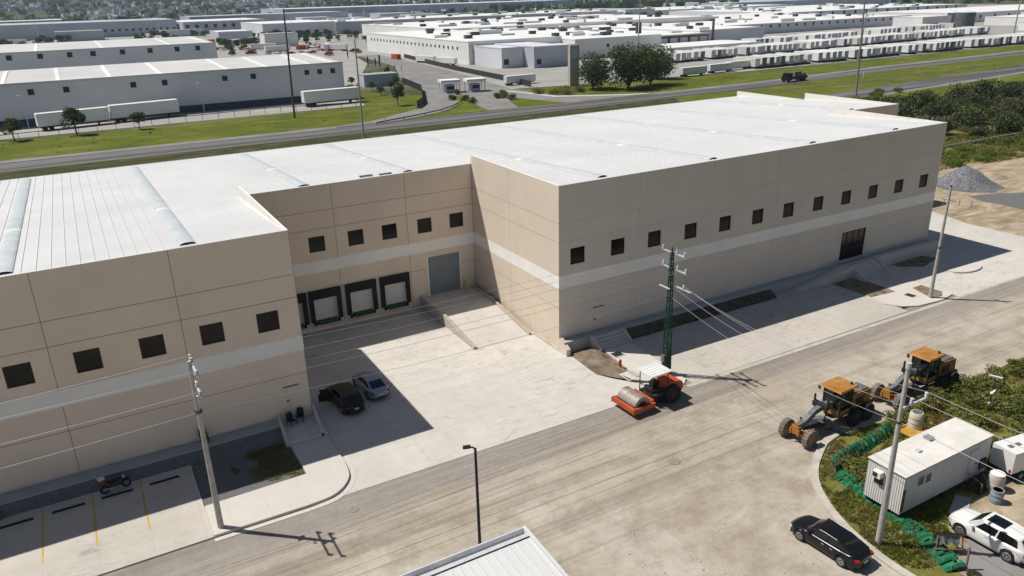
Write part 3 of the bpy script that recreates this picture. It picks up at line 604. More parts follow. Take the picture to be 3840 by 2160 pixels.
# manholes, hydrant
def manhole(x, y, w, d, z, label, open_=True, rz=0):
    t = thing('utility_box', label, 'utility box', (x, y, z), rz)
    fr = MB(); fr.box(-w, w, -d, -d + .12, 0, .035); fr.box(-w, w, d - .12, d, 0, .035); fr.box(-w, -w + .12, -d + .12, d - .12, 0, .035); fr.box(w - .12, w, -d + .12, d - .12, 0, .035); part('rim', fr, M['walk'], t)
    part('opening', MB().box(-w + .12, w - .12, -d + .12, d - .12, 0, .012), M['far_dark'], t)
    return t
manhole(3.9, -3.8, .62, .55, GZ + .13, 'dark square utility box opening in the pale walkway by the corner')
mh = manhole(2.4, -7.7, .75, .72, GZ + .08, 'pale open utility chamber beside the road roller canopy'); part('lid', MB().box(.1, .62, -.6, .6, .05, .09), M['plinth'], mh)
manhole(38.8, -9.1, .55, .6, GZ + .12, 'small dark utility opening in the white island by the pole', rz=R(8))
hy = thing('hydrant', 'small red hydrant on the brown soil strip', 'hydrant', (2.55, -6.0, GZ + .02))
part('barrel', MB().lathe([(.16, 0), (.16, .06), (.11, .08), (.11, .62), (.15, .64), (.15, .7), (.10, .8), (.04, .86)], n=12), M['red_paint'], hy, smooth=40); 
for s_ in (-1, 1): part('nozzle', MB().cyl((0, .08 * s_, .48), (0, .2 * s_, .48), .055), M['red_paint'], hy)
part('bonnet_nut', MB().cyl((0, 0, .86), (0, 0, .93), .035, n=5), M['red_paint'], hy)
for k, (x, y, r) in enumerate(((-17.2, -16.0, .34), (-16.3, -16.15, .26), (0.5, -20.0, .45))): pass
mc = [('round pale manhole cover in the middle of the earth street', (-3.0, -19.6), .45, 'cover'), ('round grey manhole cover near the kerb corner of the street', (-24.4, -12.85), .34, 'cover')]
for l_, (x, y), r, mm in mc: solo('manhole_cover', MB().lathe([(r, 0), (r, .03), (r * .8, .035)], n=20), M[mm], l_, 'manhole cover', (x, y, GZ))

# ================================================================ cars
def car(name, label, cat, loc, rz, spec, paint, open_door=False, group=None):
    """x forward, origin on the ground in the middle of the car"""
    t = thing(name, label, cat, loc, rz, group)
    L, W, H = spec['L'], spec['W'] / 2, spec['H']; fx, rxw = spec['fw'], spec['rw']; wr = spec.get('wr', .33)
    zb, belt = spec.get('zb', .22), spec['belt']
    top = spec['top']                                     # (x, z of upper deck line, half width scale)
    ends = [L / 2 - .02 - q for q in (0, .04, .1, .2, .32, .5)]
    xs = sorted({p[0] for p in top if abs(p[0]) < L / 2} | set(ends) | {-q for q in ends} | {L / 2, -L / 2} | {fx + k * wr * 1.16 for k in (-1, -.8, -.45, 0, .45, .8, 1)} | {rxw + k * wr * 1.16 for k in (-1, -.8, -.45, 0, .45, .8, 1)} | {-1.0 + .22 * q for q in range(9)}, reverse=True)
    def interp(x):
        tt = sorted(top)
        for a, b in zip(tt[:-1], tt[1:]):
            if a[0] <= x <= b[0]:
                f = (x - a[0]) / (b[0] - a[0] + 1e-9); z = a[1] + f * (b[1] - a[1]); break
        else: z = tt[0][1] if x < tt[0][0] else tt[-1][1]
        e = max(0, abs(x) - (L / 2 - .75)) / .75; ws = (1 - .42 * e ** 2.6) * (1 - .03 * (abs(x) / (L / 2)) ** 2)
        return z - (.10 * max(0, e - .55) / .45 if e > .55 else 0), ws
    body = MB(); rows = []
    for x in xs:
        z, ws = interp(x); w = W * ws; lo = zb
        for wx in (fx, rxw):
            dx = abs(x - wx); RR = wr * 1.16
            if dx < RR - 1e-6: lo = max(lo, wr + math.sqrt(RR * RR - dx * dx))
        e = .12 if abs(x) > L / 2 - .25 else 0
        zs = z - .05
        half = [(w * .93, lo + e), (w * .985, max(lo + .02, .36 + e)), (w, max(lo + .04, .52)), (w * .985, max(lo + .05, zs - .16)), (w * .955, max(lo + .06, zs - .05)), (w * .90, zs + .01), (w * .78, z - .012), (w * .5, z + .02), (0, z + .035)]
        rows.append([(x, -y, q) for y, q in half] + [(x, y, q) for y, q in half[-2::-1]])
    n = len(rows[0])
    for r in rows: body.v += r
    for j in range(len(rows) - 1):
        for i in range(n - 1): body.f.append([j * n + i, (j + 1) * n + i, (j + 1) * n + i + 1, j * n + i + 1]); body.m.append(0)
    body.f.append(list(range(n))); body.m.append(0); body.f.append(list(range((len(rows) - 1) * n, len(rows) * n))[::-1]); body.m.append(0)
    bo = part('body', body, paint, t, smooth=38)
    un = MB().box(-L / 2 + .25, L / 2 - .25, -W * .86, W * .86, .2, .5); part('underbody', un, M['black'], t)
    # greenhouse
    x1, x2, x3, x4 = spec['gh']; zr, zr2 = spec['zr']; wb_, wt = W * .90, W * spec.get('roofw', .70)
    z1 = interp(x1)[0] - .02; z4 = interp(x4)[0] - .02
    C = {'fb': (x1, wb_ * .95, z1), 'ft': (x2, wt, zr), 'rt': (x3, wt * .97, zr2), 'rb': (x4, wb_ * .90, z4)}
    def patch(A, B_, Cc, D, u, v, bulge, nrm):
        A, B_, Cc, D = map(Vector, (A, B_, Cc, D)); p = A * (1 - u) * (1 - v) + B_ * u * (1 - v) + Cc * u * v + D * (1 - u) * v
        return p + Vector(nrm) * bulge * 16 * u * (1 - u) * v * (1 - v)
    def P_(k, s): x, y, z = C[k]; return (x, s * y, z)
    faces = {'wind': (P_('fb', 1), P_('fb', -1), P_('ft', -1), P_('ft', 1), .05, (1, 0, .6)), 'roof': (P_('ft', 1), P_('ft', -1), P_('rt', -1), P_('rt', 1), .05, (0, 0, 1)),
             'back': (P_('rt', 1), P_('rt', -1), P_('rb', -1), P_('rb', 1), .04, (-1, 0, .6)), 'left': (P_('fb', 1), P_('ft', 1), P_('rt', 1), P_('rb', 1), .0, (0, 1, .2)), 'right': (P_('fb', -1), P_('rb', -1), P_('rt', -1), P_('ft', -1), .0, (0, -1, .2))}
    ghm = MB(); N = 6
    for k, (a, b, c, d, bl, nr) in faces.items():
        vs = [patch(a, b, c, d, i / N, j / N, bl, nr) for j in range(N + 1) for i in range(N + 1)]
        ghm.add(vs, [(j * (N + 1) + i, j * (N + 1) + i + 1, (j + 1) * (N + 1) + i + 1, (j + 1) * (N + 1) + i) for j in range(N) for i in range(N)])
    part('cabin', ghm, paint, t, smooth=50)
    def glass(k, us, vs_, nm, off=.012, pts=None):
        a, b, c, d, bl, nr = faces[k]; g = MB(); nn = Vector(nr).normalized() * off; Q = 4
        if pts: g.quad(*[patch(a, b, c, d, u, v, bl, nr) + nn for u, v in pts])
        else:
            vv = [patch(a, b, c, d, us[0] + (us[1] - us[0]) * i / Q, vs_[0] + (vs_[1] - vs_[0]) * j / Q, bl, nr) + nn for j in range(Q + 1) for i in range(Q + 1)]
            g.add(vv, [(j * (Q + 1) + i, j * (Q + 1) + i + 1, (j + 1) * (Q + 1) + i + 1, (j + 1) * (Q + 1) + i) for j in range(Q) for i in range(Q)])
        part(nm, g, M['car_glass'], t, smooth=60)
    glass('wind', (.06, .94), (.08, .93), 'windscreen'); glass('back', (.08, .92), (.1, .9), 'rear_window')
    if spec.get('sunroof'): glass('roof', (.16, .84), (.08, .55), 'sunroof', .02)
    # side windows: left patch u: up front edge, v: toward the rear.  right patch u: rearward, v: up
    glass('left', 0, 0, 'side_window', pts=[(.30, .05), (.86, .10), (.88, .48), (.10, .49)] if False else [(.10, .14), (.84, .14), (.86, .47), (.10, .47)])
    glass('left', 0, 0, 'side_window', pts=[(.06, .505), (.93, .505), (.92, .86), (.80, .92), (.06, .86)])
    glass('right', 0, 0, 'side_window', pts=[(.10, .06), (.485, .06), (.485, .93), (.16, .93), (.10, .80)])
    glass('right', 0, 0, 'side_window', pts=[(.505, .06), (.86, .06), (.92, .80), (.86, .92), (.505, .93)])
    for k, sgn in (('left', 1), ('right', -1)):
        a, b, c, d, bl, nr = faces[k]; nn = Vector(nr).normalized() * .016
        top_ = [(.95, .10), (.97, .3), (.97, .6), (.95, .9)] if k == 'left' else [(.10, .95), (.3, .97), (.6, .97), (.9, .95)]
        part('window_trim', MB().tube([patch(a, b, c, d, u, v, bl, nr) + nn for u, v in top_], .014, 5), M['rim'], t)
    for wx in (fx, rxw):
        for s in (-1, 1):
            y = s * (W - .11); w = part('wheel', MB().cyl((wx, y - .11, wr), (wx, y + .11, wr), wr, wr, 20), M['tyre'], t, smooth=40)
            r_ = MB().cyl((wx, y + s * .105, wr), (wx, y + s * .118, wr), wr * .66, wr * .62, 18)
            part('rim', r_, M['rim'], w); sp = MB()
            for k in range(5):
                a_ = 2 * math.pi * k / 5 + .6; sp.obb((wx + math.cos(a_) * wr * .33, y + s * .122, wr + math.sin(a_) * wr * .33), (wr * .16, .012, wr * .34), (0, a_ + .63, 0))
            part('rim_gap', sp, M['black'], w)
    zf = interp(L / 2)[0]; zk = interp(-L / 2)[0]
    for s in (-1, 1):
        part('headlight', MB().obb((L / 2 - .30, s * W * .63, zf - .02), (.34, .36, .13), (0, R(12), s * R(-32))), M['lamp_clear'], t)
        part('taillight', MB().obb((-L / 2 + .20, s * W * .62, zk - .06), (.26, .42, .15), (0, 0, s * R(30))), M['tail_red'], t)
        mir = MB().obb((x1 - .42, s * (W + .05), belt + .10), (.16, .20, .12)); part('mirror', mir, paint, t)
    part('number_plate', MB().obb((-L / 2 - .012, 0, zk - .26), (.03, .36, .15)), M['plate'], t)
    part('bumper', MB().box(-L / 2 - .005, -L / 2 + .14, -W * .55, W * .55, .30, .42), M['black'], t)
    for s in (-1, 1):
        for hx in (x2 - .55, x3 + .25): part('door_handle', MB().obb((hx, s * W * .995, belt - .16), (.17, .03, .03)), M['rim'] if paint != M['car_white'] else M['car_silver'], t)
    if open_door:
        d = MB().add([(x1 - .35, W * .98, .35), (x1 + .0, W + .85, .35), (x1 + .0, W + .85, belt - .05), (x1 - .35, W * .98, belt - .05)], [(0, 1, 2, 3)])
        d = MB().obb((x1 - .22, W + .42, .66), (.10, .95, .68), (0, 0, R(-18))); o = part('open_door', d, paint, t)
        part('door_glass', MB().obb((x1 - .22, W + .40, 1.18), (.03, .72, .36), (0, 0, R(-18))), M['car_glass'], o); part('door_frame', MB().obb((x1 - .22, W + .40, 1.38), (.06, .80, .05), (0, 0, R(-18))), paint, o)
    return t
SED = dict(L=4.75, W=1.84, H=1.46, fw=1.42, rw=-1.38, wr=.345, belt=.93, gh=(1.22, .40, -.95, -2.05), zr=(1.45, 1.41), roofw=.70, top=[(2.37, .66), (2.2, .74), (1.9, .82), (1.22, .95), (.2, .97), (-1.2, .99), (-2.05, 1.05), (-2.37, .98)])
SUV = dict(L=4.70, W=1.86, H=1.68, fw=1.40, rw=-1.36, wr=.38, zb=.26, belt=1.04, gh=(1.18, .45, -1.72, -2.24), zr=(1.67, 1.62), roofw=.74, sunroof=True, top=[(2.35, .80), (2.2, .90), (1.9, .98), (1.18, 1.06), (.2, 1.07), (-1.6, 1.10), (-2.2, 1.10), (-2.35, 1.0)])
SUB = dict(SUV); SUB.pop('sunroof')
yaw = math.atan2(32.91 - 30.0, .16)          # rear lies toward -y: forward is +y
car('sedan', 'glossy black sedan parked on the earth street beside the curved kerb', 'car', (-1.22, -31.35, GZ), R(94), SED, M['car_black'])
car('suv', 'white suv with dark sunroof on the site yard at the lower right corner', 'car', (7.2, -36.1, GZ + .05), R(91), SUV, M['car_white'])
car('suv', 'black suv with an open door in the shaded dock courtyard', 'car', (-20.4, .95, GZ + .02), R(96), SUB, M['car_dark'], open_door=True)
car('sedan', 'silver sedan parked in shade next to the black suv', 'car', (-17.75, 2.2, GZ + .02), R(93), SED, M['car_silver'])

# ================================================================ motorcycle and chairs
mo = thing('motorcycle', 'black motorcycle with a red delivery box on the west parking', 'motorcycle', (-37.75, -2.25, GZ + .1), R(8))
for x in (-.68, .68):
    w = part('wheel', MB().cyl((x, -.06, .31), (x, .06, .31), .31, .31, 18), M['tyre'], mo, smooth=40); part('rim', MB().cyl((x, -.065, .31), (x, .065, .31), .19, .19, 16), M['mach_grey'], w)
part('frame', MB().obb((0, 0, .52), (.75, .26, .34), (0, R(-8), 0)).tube([(.68, 0, .31), (.42, 0, .98)], .045).tube([(-.1, 0, .4), (-.68, 0, .31)], .04), M['mach_dark'], mo)
part('fuel_tank', MB().ball((.18, 0, .80), .24, 10, 6, (1.15, .65, .65)), M['car_black'], mo, smooth=60); part('seat', MB().obb((-.32, 0, .80), (.62, .26, .10), (0, R(5), 0)), M['black'], mo)
part('handlebar', MB().tube([(.34, -.36, 1.02), (.42, 0, .98), (.34, .36, 1.02)], .02), M['black_metal'], mo); part('headlight', MB().ball((.56, 0, .86), .10, 8, 6), M['lamp_clear'], mo); part('fender', MB().obb((.68, 0, .65), (.4, .12, .04)), M['black'], mo)
bx = part('delivery_box', MB().obb((-.78, 0, 1.04), (.40, .42, .34)), M['rust'], mo); part('lid', MB().obb((-.78, 0, 1.23), (.42, .44, .05)), M['light_metal'], bx); part('exhaust', MB().cyl((-.1, -.17, .35), (-.75, -.2, .42), .05), M['grey_metal'], mo)
def chair(loc, rz, label):
    t = thing('armchair', label, 'chair', loc, rz, 'black plastic chairs by the wall')
    part('seat', MB().obb((0, 0, .43), (.52, .50, .06)), M['black'], t); part('backrest', MB().obb((0, .25, .72), (.50, .06, .56), (R(-10), 0, 0)), M['black'], t)
    for s in (-1, 1):
        part('armrest', MB().obb((s * .27, .0, .64), (.06, .48, .05)), M['black'], t)
        for y in (-.2, .22): part('leg', MB().cyl((s * .24, y, 0), (s * .23, y, .42), .028, .03, 6), M['black'], t)
    return t
chair((-25.2, -.75, -.95), R(20), 'black plastic chair on the stoop, on the side nearer the grass'); chair((-24.45, -.45, -.95), R(-25), 'black plastic chair on the stoop, on the side nearer the parked cars')
chair((-31.55, -.55, -.5), R(10), 'lone black chair on the plinth behind the west utility pole')

# ================================================================ road roller
ro = thing('road_roller', 'orange road roller with steel drum and white canopy standing at the court edge', 'road roller', (0, -12.15, GZ), R(2))
dr = part('drum', MB().cyl((-.85, -1.08, .76), (-.85, 1.08, .76), .76, .76, 32), M['steel_drum'], ro, smooth=40)
part('drum_hub', MB().cyl((-.85, -1.10, .76), (-.85, 1.10, .76), .42, .42, 20), M['mach_dark'], dr)
fr = MB().box(-1.95, -1.68, -1.34, 1.34, .42, .80); fr.box(-1.68, .32, -1.34, -1.14, .42, .80); fr.box(-1.68, .32, 1.14, 1.34, .42, .80); fr.box(.06, .32, -1.14, 1.14, .42, .95)
part('drum_frame', fr, M['orange'], ro); cg = MB()
for s in (-1, 1): cg.box(-2.0, -1.62, s * 1.345 - .012, s * 1.345 + .012, .36, .82)
part('warning_plate', cg, M['cat_yellow'], ro); part('scraper', MB().box(-1.66, -1.6, -1.05, 1.05, .55, .85), M['mach_dark'], ro)
part('articulation', MB().box(.32, .95, -.38, .38, .45, .95), M['mach_dark'], ro)
part('platform', MB().box(.55, 2.1, -.82, .82, .78, 1.05), M['mach_dark'], ro); sb = MB().obb((1.25, 0, 1.28), (.5, .5, .14)); sb.obb((1.5, 0, 1.58), (.14, .5, .55), (0, R(10), 0)); part('seat', sb, M['black'], ro)
co = MB().box(.6, .85, -.4, .4, 1.05, 1.55); co.cyl((.82, 0, 1.5), (1.0, 0, 1.78), .03); co.cyl((.98, 0, 1.74), (1.02, 0, 1.80), .2, .2, 14); part('control_console', co, M['mach_dark'], ro)
ps = MB()
for x in (.42, 2.05):
    for y in (-.74, .74): ps.cyl((x, y, .9), (x, y, 2.82), .045)
for y in (-.74, .74): ps.cyl((.42, y, 1.5), (2.05, y, 1.5), .03)
ps.cyl((.42, -.74, 1.6), (.42, .74, 1.6), .03); part('canopy_frame', ps, M['mach_dark'], ro)
cn = MB().box(.18, 2.3, -.98, .98, 2.82, 2.90)
for k in range(6): cn.box(.2, 2.28, -.84 + k * .32, -.76 + k * .32, 2.9, 2.925)
part('canopy', cn, M['white_paint'], ro)
hd = MB(); pr = [(1.95, .9), (1.95, 1.62), (2.3, 1.72), (3.1, 1.68), (3.62, 1.5), (3.75, 1.15), (3.72, .82)]
hd.extrude_y(pr, -.78, .78); part('engine_hood', hd, M['orange'], ro, smooth=30); part('rear_grille', MB().box(3.70, 3.77, -.6, .6, .85, 1.25), M['mach_dark'], ro); part('rear_frame', MB().box(1.4, 3.8, -.62, .62, .55, .9), M['mach_dark'], ro)
part('exhaust', MB().cyl((2.6, .5, 1.6), (2.6, .5, 2.05), .045), M['mach_dark'], ro)
for s in (-1, 1):
    w = part('rear_wheel', MB().cyl((2.45, s * .85 - .27, .76), (2.45, s * .85 + .27, .76), .76, .76, 24), M['tyre'], ro, smooth=40)
    lg = MB()
    for k in range(16):
        a = 2 * math.pi * k / 16; lg.obb((2.45 + math.cos(a) * .76, s * .85, .76 + math.sin(a) * .76), (.05, .52, .12), (0, -a, 0))
    part('tread_lug', lg, M['tyre'], w); part('rim', MB().cyl((2.45, s * 1.125, .76), (2.45, s * 1.135, .76), .34, .31, 16), M['mach_dark'], w)
part('access_step', MB().box(.95, 1.4, -.98, -.82, .35, .42).box(.95, 1.4, -.96, -.82, .65, .70), M['mach_dark'], ro)

# ================================================================ motor graders
def grader(label, loc, rz):
    t = thing('motor_grader', label, 'motor grader', loc, rz, 'motor graders parked along the scrub')
    Y = M['cat_yellow']; D = M['mach_dark']
    # x forward; front axle at 3.1, tandem at -2.2 / -3.7, origin mid
    for x, nm in ((3.1, 'front_wheel'), (-2.15, 'rear_wheel'), (-3.72, 'rear_wheel')):
        for s in (-1, 1):
            y = s * 1.02; lean = R(8) if x > 0 else 0
            w = part(nm, MB().cyl((x, y - .2, .68), (x, y + .2, .68), .68, .68, 24), M['dusty_tyre'] if x > 0 else M['tyre'], t, smooth=40)
            lg = MB()
            for k in range(18):
                a = 2 * math.pi * k / 18; lg.obb((x + math.cos(a) * .69, y, .68 + math.sin(a) * .69), (.05, .40, .10), (0, -a, 0))
            part('tread_lug', lg, M['dusty_tyre'] if x > 0 else M['tyre'], w); part('rim', MB().cyl((x, y + s * .19, .68), (x, y + s * .21, .68), .36, .30, 16), Y if x > 0 else D, w)
    ax = MB().box(2.9, 3.3, -.85, .85, .58, .82); ax.obb((3.1, 0, 1.0), (.26, .30, .6)); ax.cyl((3.22, -.8, .75), (3.22, .8, .75), .05); ax.cyl((2.95, -.75, 1.05), (2.95, .6, .7), .06); ax.obb((3.1, .5, .8), (.2, .3, .5), (R(20), 0, 0)); ax.obb((3.1, -.5, .8), (.2, .3, .5), (R(-20), 0, 0)); part('front_axle', ax, Y, t)
    part('front_block', MB().obb((3.42, 0, 1.1), (.3, .62, .62)).obb((3.55, .34, .95), (.16, .12, .5)).obb((3.55, -.34, .95), (.16, .12, .5)).obb((3.35, 0, 1.48), (.22, .4, .16)), Y, t)
    gn = MB(); pts = [(3.25, 1.0), (3.25, 1.5), (2.6, 1.62), (1.6, 2.15), (.2, 2.32), (-1.0, 2.0), (-1.0, 1.6), (.15, 1.95), (1.5, 1.75), (2.5, 1.2)]
    gn.extrude_y([(x, z) for x, z in pts][::-1], -.19, .19); part('gooseneck', gn, M['mach_grey'], t)
    cd = MB().add([(2.6, -.06, .75), (2.6, .06, .75), (.9, .75, .8), (.9, -.75, .8), (2.6, -.06, .9), (2.6, .06, .9), (.9, .75, .95), (.9, -.75, .95)], [(4, 5, 6, 7), (0, 3, 2, 1), (0, 1, 5, 4), (1, 2, 6, 5), (2, 3, 7, 6), (3, 0, 4, 7)]); part('drawbar', cd, D, t)
    ci = MB(); ci.lathe([(.55, 0), (.78, 0), (.78, .14), (.55, .14)], (.45, 0, .66), 24); part('circle', ci, M['mach_grey'], t)
    bl = MB()
    for k in range(6):
        a0, a1 = R(-50 + k * 16), R(-50 + (k + 1) * 16); c0 = (.62 - .42 * math.cos(a0), .40 + .36 * math.sin(a0)); c1 = (.62 - .42 * math.cos(a1), .40 + .36 * math.sin(a1))
        E = Matrix.Rotation(R(26), 4, 'Z'); q = [E @ Vector(v) for v in ((c0[0], -1.75, c0[1]), (c0[0], 1.75, c0[1]), (c1[0], 1.75, c1[1]), (c1[0], -1.75, c1[1]))]; q2 = [v + E @ Vector((-.05, 0, 0)) for v in q]
        bl.add(q + q2, [(0, 1, 2, 3), (7, 6, 5, 4), (0, 3, 7, 4), (1, 5, 6, 2), (0, 4, 5, 1), (3, 2, 6, 7)])
    part('blade', bl, M['mach_grey'], t)
    for s in (-1, 1):
        cy = MB(); cy.cyl((.75, s * .42, 1.0), (.75, s * .55, 2.3), .055); cy.cyl((.75, s * .55, 2.3), (.75, s * .57, 2.95), .08); part('lift_cylinder', cy, D, t)
    sad = MB().box(.55, .95, -.62, .62, 2.05, 2.42); part('saddle', sad, D, t)
    # cab
    cb = MB(); 
    for x in (-.55, -1.95):
        for y in (-.70, .70): cb.box(x - .06, x + .06, y - .06, y + .06, 1.15, 3.22)
    cb.box(-2.0, -.5, -.74, -.70, 2.05, 2.1); cb.box(-2.0, -.5, .70, .74, 2.05, 2.1); part('cab', cb, D, t); part('cab_base', MB().box(-1.97, -.52, -.73, .73, 1.08, 1.5), Y, t)
    gl = MB().box(-.56, -.53, -.62, .62, 1.5, 3.1); gl.box(-1.9, -.62, -.715, -.70, 1.5, 3.1); gl.box(-1.9, -.62, .70, .715, 1.5, 3.1); gl.box(-1.97, -1.94, -.62, .62, 1.5, 3.1); part('cab_glass', gl, M['car_glass'], t)
    rfm = MB(); rfm.add([(-2.35, -.95, 3.22), (-.15, -.95, 3.22), (-.15, .95, 3.22), (-2.35, .95, 3.22), (-2.28, -.88, 3.34), (-.24, -.88, 3.34), (-.24, .88, 3.34), (-2.28, .88, 3.34)], [(0, 3, 2, 1), (4, 5, 6, 7), (0, 1, 5, 4), (1, 2, 6, 5), (2, 3, 7, 6), (3, 0, 4, 7)]); part('cab_roof', rfm, Y, t)
    part('beacon', MB().cyl((-2.0, .5, 3.34), (-2.0, .5, 3.52), .09), D, t)
    en = MB(); en.extrude_y([(-1.98, 1.0), (-1.98, 2.32), (-2.3, 2.38), (-4.55, 2.25), (-4.62, 1.0)][::-1], -.62, .62); part('engine_cover', en, Y, t); 
    for s in (-1, 1): part('side_louvre', MB().box(-3.7, -2.7, s * .63 - .012, s * .63 + .012, 1.4, 1.95), D, t)
    part('engine_deck', MB().box(-4.3, -2.2, -.5, .5, 2.30, 2.40), M['mach_grey'], t); part('rear_grille', MB().box(-4.66, -4.61, -.5, .5, 1.15, 2.1), D, t)
    part('exhaust', MB().cyl((-2.6, .3, 2.35), (-2.6, .3, 2.9), .06), D, t); part('rear_frame', MB().box(-4.7, -1.0, -.45, .45, .72, 1.06), D, t)
    for s in (-1, 1): part('tandem_case', MB().box(-3.95, -1.9, s * .72 - .09, s * .72 + .09, .5, .95), D, t)
    for s in (-1, 1): part('mirror', MB().obb((-.35, s * 1.02, 2.95), (.06, .2, .32)), D, t)
    part('ripper', MB().box(-5.15, -4.7, -.6, .6, .8, 1.0).box(-5.15, -5.0, -.5, -.4, .35, .8).box(-5.15, -5.0, .4, .5, .35, .8), D, t)
    return t
grader('ochre motor grader nearest the curved kerb, its front wheels on the earth street', (9.5, -22.15, GZ), R(183.5))
grader('ochre motor grader behind the other one, farther along the street', (19.75, -22.35, GZ), R(181))

# ================================================================ site office and neighbours
to = thing('office_trailer', 'white corrugated site office trailer with flat roof on the scrub', 'trailer', (4.4, -31.95, GZ + .03))
Lx, Ly, z0, z1 = 9.15, 2.55, .45, 3.12
bdy = MB(); bdy.mi = 0; bdy.quad((0, 0, z0), (0, 0, z1), (0, Ly, z1), (0, Ly, z0)); bdy.quad((Lx, 0, z0), (Lx, Ly, z0), (Lx, Ly, z1), (Lx, 0, z1)); bdy.mi = 1; bdy.quad((0, 0, z0), (Lx, 0, z0), (Lx, 0, z1), (0, 0, z1)); bdy.quad((0, Ly, z0), (0, Ly, z1), (Lx, Ly, z1), (Lx, Ly, z0)); bdy.mi = 2; bdy.quad((0, 0, z0), (0, Ly, z0), (Lx, Ly, z0), (Lx, 0, z0))
part('walls', bdy, [M['corr_y'], M['corr_x'], M['black']], to)
rr = MB(); rr.box(-.06, Lx + .06, -.07, Ly + .07, z1 + .05, z1 + .11)
for k in range(1, 8): rr.box(Lx * k / 8 - .03, Lx * k / 8 + .03, -.06, Ly + .06, z1 + .11, z1 + .135)
ro_ = part('roof', rr, M['trailer_roof'], to); tm = MB().box(-.04, Lx + .04, -.05, Ly + .05, z1 - .01, z1 + .05); part('roof_trim', tm, M['mach_dark'], to)
part('roof_vent', MB().obb((5.1, 1.9, z1 + .2), (.5, .5, .16)), M['grey_metal'], ro_); part('roof_vent', MB().obb((3.2, 1.35, z1 + .18), (.35, .3, .1)), M['light_metal'], ro_)
def twin(p0, p1, axis, nm='window'):
    f = MB(); o = MB()
    (a, b, c, d) = p0
    if axis == 'y': f.box(-.035, -.002, a, b, c, d); o.box(-.05, -.036, a + .06, b - .06, c + .06, d - .06)
    else: f.box(a, b, -.035, -.002, c, d); o.box(a + .06, b - .06, -.05, -.036, c + .06, d - .06)
    w = part(nm, f, M['light_metal'], to); part('pane', o, M['dark_glass'], w)
twin((1.28, 2.02, 1.72, 2.36), None, 'y'); ac = part('air_conditioner', MB().box(-.42, -.052, 1.36, 1.92, 2.38, 2.80), M['white_paint'], to); part('grille', MB().box(-.435, -.421, 1.55, 1.88, 2.44, 2.74), M['far_dark'], ac)
twin((1.35, 2.0, 1.98, 2.72), None, 'x'); twin((2.15, 2.75, 1.95, 2.65), None, 'x')
dr_ = part('door', MB().box(6.85, 7.75, -.04, -.003, .55, 2.65), M['corr_x'], to); part('handle', MB().box(7.6, 7.68, -.08, -.041, 1.5, 1.62), M['black'], dr_); part('electric_panel', MB().box(8.2, 8.85, -.12, -.003, .9, 1.6), M['mach_dark'], to)
for s in ((.25, .02), (.25, Ly - .3), (Lx - .5, .02), (Lx - .5, Ly - .3), (Lx / 2, .02), (Lx / 2, Ly - .3)): part('support', MB().box(s[0], s[0] + .3, s[1], s[1] + .3, 0, z0), M['mach_dark'], to)
part('corner_trim', MB().box(.02, .3, -.02, -.003, .6, 2.2), M['rust'], to)
st = thing('wooden_steps', 'dark wooden steps with handrail below the trailer door', 'steps', (11.3, -32.05, GZ + .03))
for k in range(3): part('tread', MB().box(-.1, 1.15, -.42 - .32 * k, -.1 - .32 * k, .36 - .16 * k, .42 - .16 * k), M['mach_dark'], st)
part('landing', MB().box(-.1, 1.15, -.1, -.02, .50, .56), M['mach_dark'], st)
part('handrail', MB().tube([(1.15, -.1, .5), (1.15, -.1, 1.4), (1.15, -1.05, .95), (1.15, -1.05, 0)], .03), M['wood'], st); part('handrail', MB().tube([(-.1, -.1, .5), (-.1, -.1, 1.2), (-.1, -1.05, .8), (-.1, -1.05, 0)], .03), M['wood'], st)
solo('floor_slab', MB().prism([(7.7, -33.15), (9.8, -32.3), (10.4, -33.0), (8.3, -34.0)], GZ + .03, GZ + .11), M['plinth'], 'thin grey concrete slab lying below the long side of the office trailer', 'slab')
# barrels, tank, tray
br = thing('water_drum', 'tall beige water drum standing by the trailer end', 'drum', (12.6, -33.2, GZ + .05)); part('shell', MB().lathe([(.50, 0), (.52, .05), (.50, .5), (.53, .52), (.50, .56), (.50, 1.1), (.44, 1.22)], n=18), M['tank'], br, smooth=35); part('lid', MB().lathe([(.46, 1.2), (.46, 1.26), (.12, 1.3)], n=16), M['white_paint'], br)
br = thing('barrel', 'short grey blue barrel standing in the sun behind the white suv', 'barrel', (11.35, -34.0, GZ + .05)); part('shell', MB().lathe([(.36, 0), (.38, .04), (.37, .3), (.40, .32), (.37, .35), (.37, .62), (.40, .64), (.37, .67), (.36, .9)], n=18), M['barrel_blue'], br, smooth=35); part('rim', MB().lathe([(.37, .9), (.37, .94), (.3, .94), (.3, .9)], n=18), M['grey_metal'], br)
tn = thing('water_tank', 'white cylindrical water tank beside the ochre tray', 'tank', (14.75, -26.0, GZ + .4)); part('shell', MB().lathe([(.52, 0), (.54, .1), (.50, .4), (.54, .45), (.50, .8), (.53, .86), (.48, 1.15), (.42, 1.25)], n=18), M['tank'], tn, smooth=30); part('opening', MB().lathe([(.36, 1.252), (.36, 1.262)], n=18), M['mach_grey'], tn)
ty = thing('mixing_tray', 'ochre metal tray on legs under the water tank', 'tray', (14.3, -26.2, GZ + .05)); part('tray', MB().obb((0, 0, .30), (2.1, 1.3, .10)), M['yellow_plastic'], ty)
for y_ in (-.66, .6): part('rim', MB().box(-1.05, 1.05, y_, y_ + .06, .35, .48), M['yellow_plastic'], ty)
for x in (-.9, .9):
    for y in (-.5, .5): part('leg', MB().cyl((x, y, 0), (x, y, .27), .05), M['rust'], ty)
mx = thing('scaffold_frame', 'rusty pipe frame leaning beside the water tank', 'frame', (16.4, -26.7, GZ + .05))
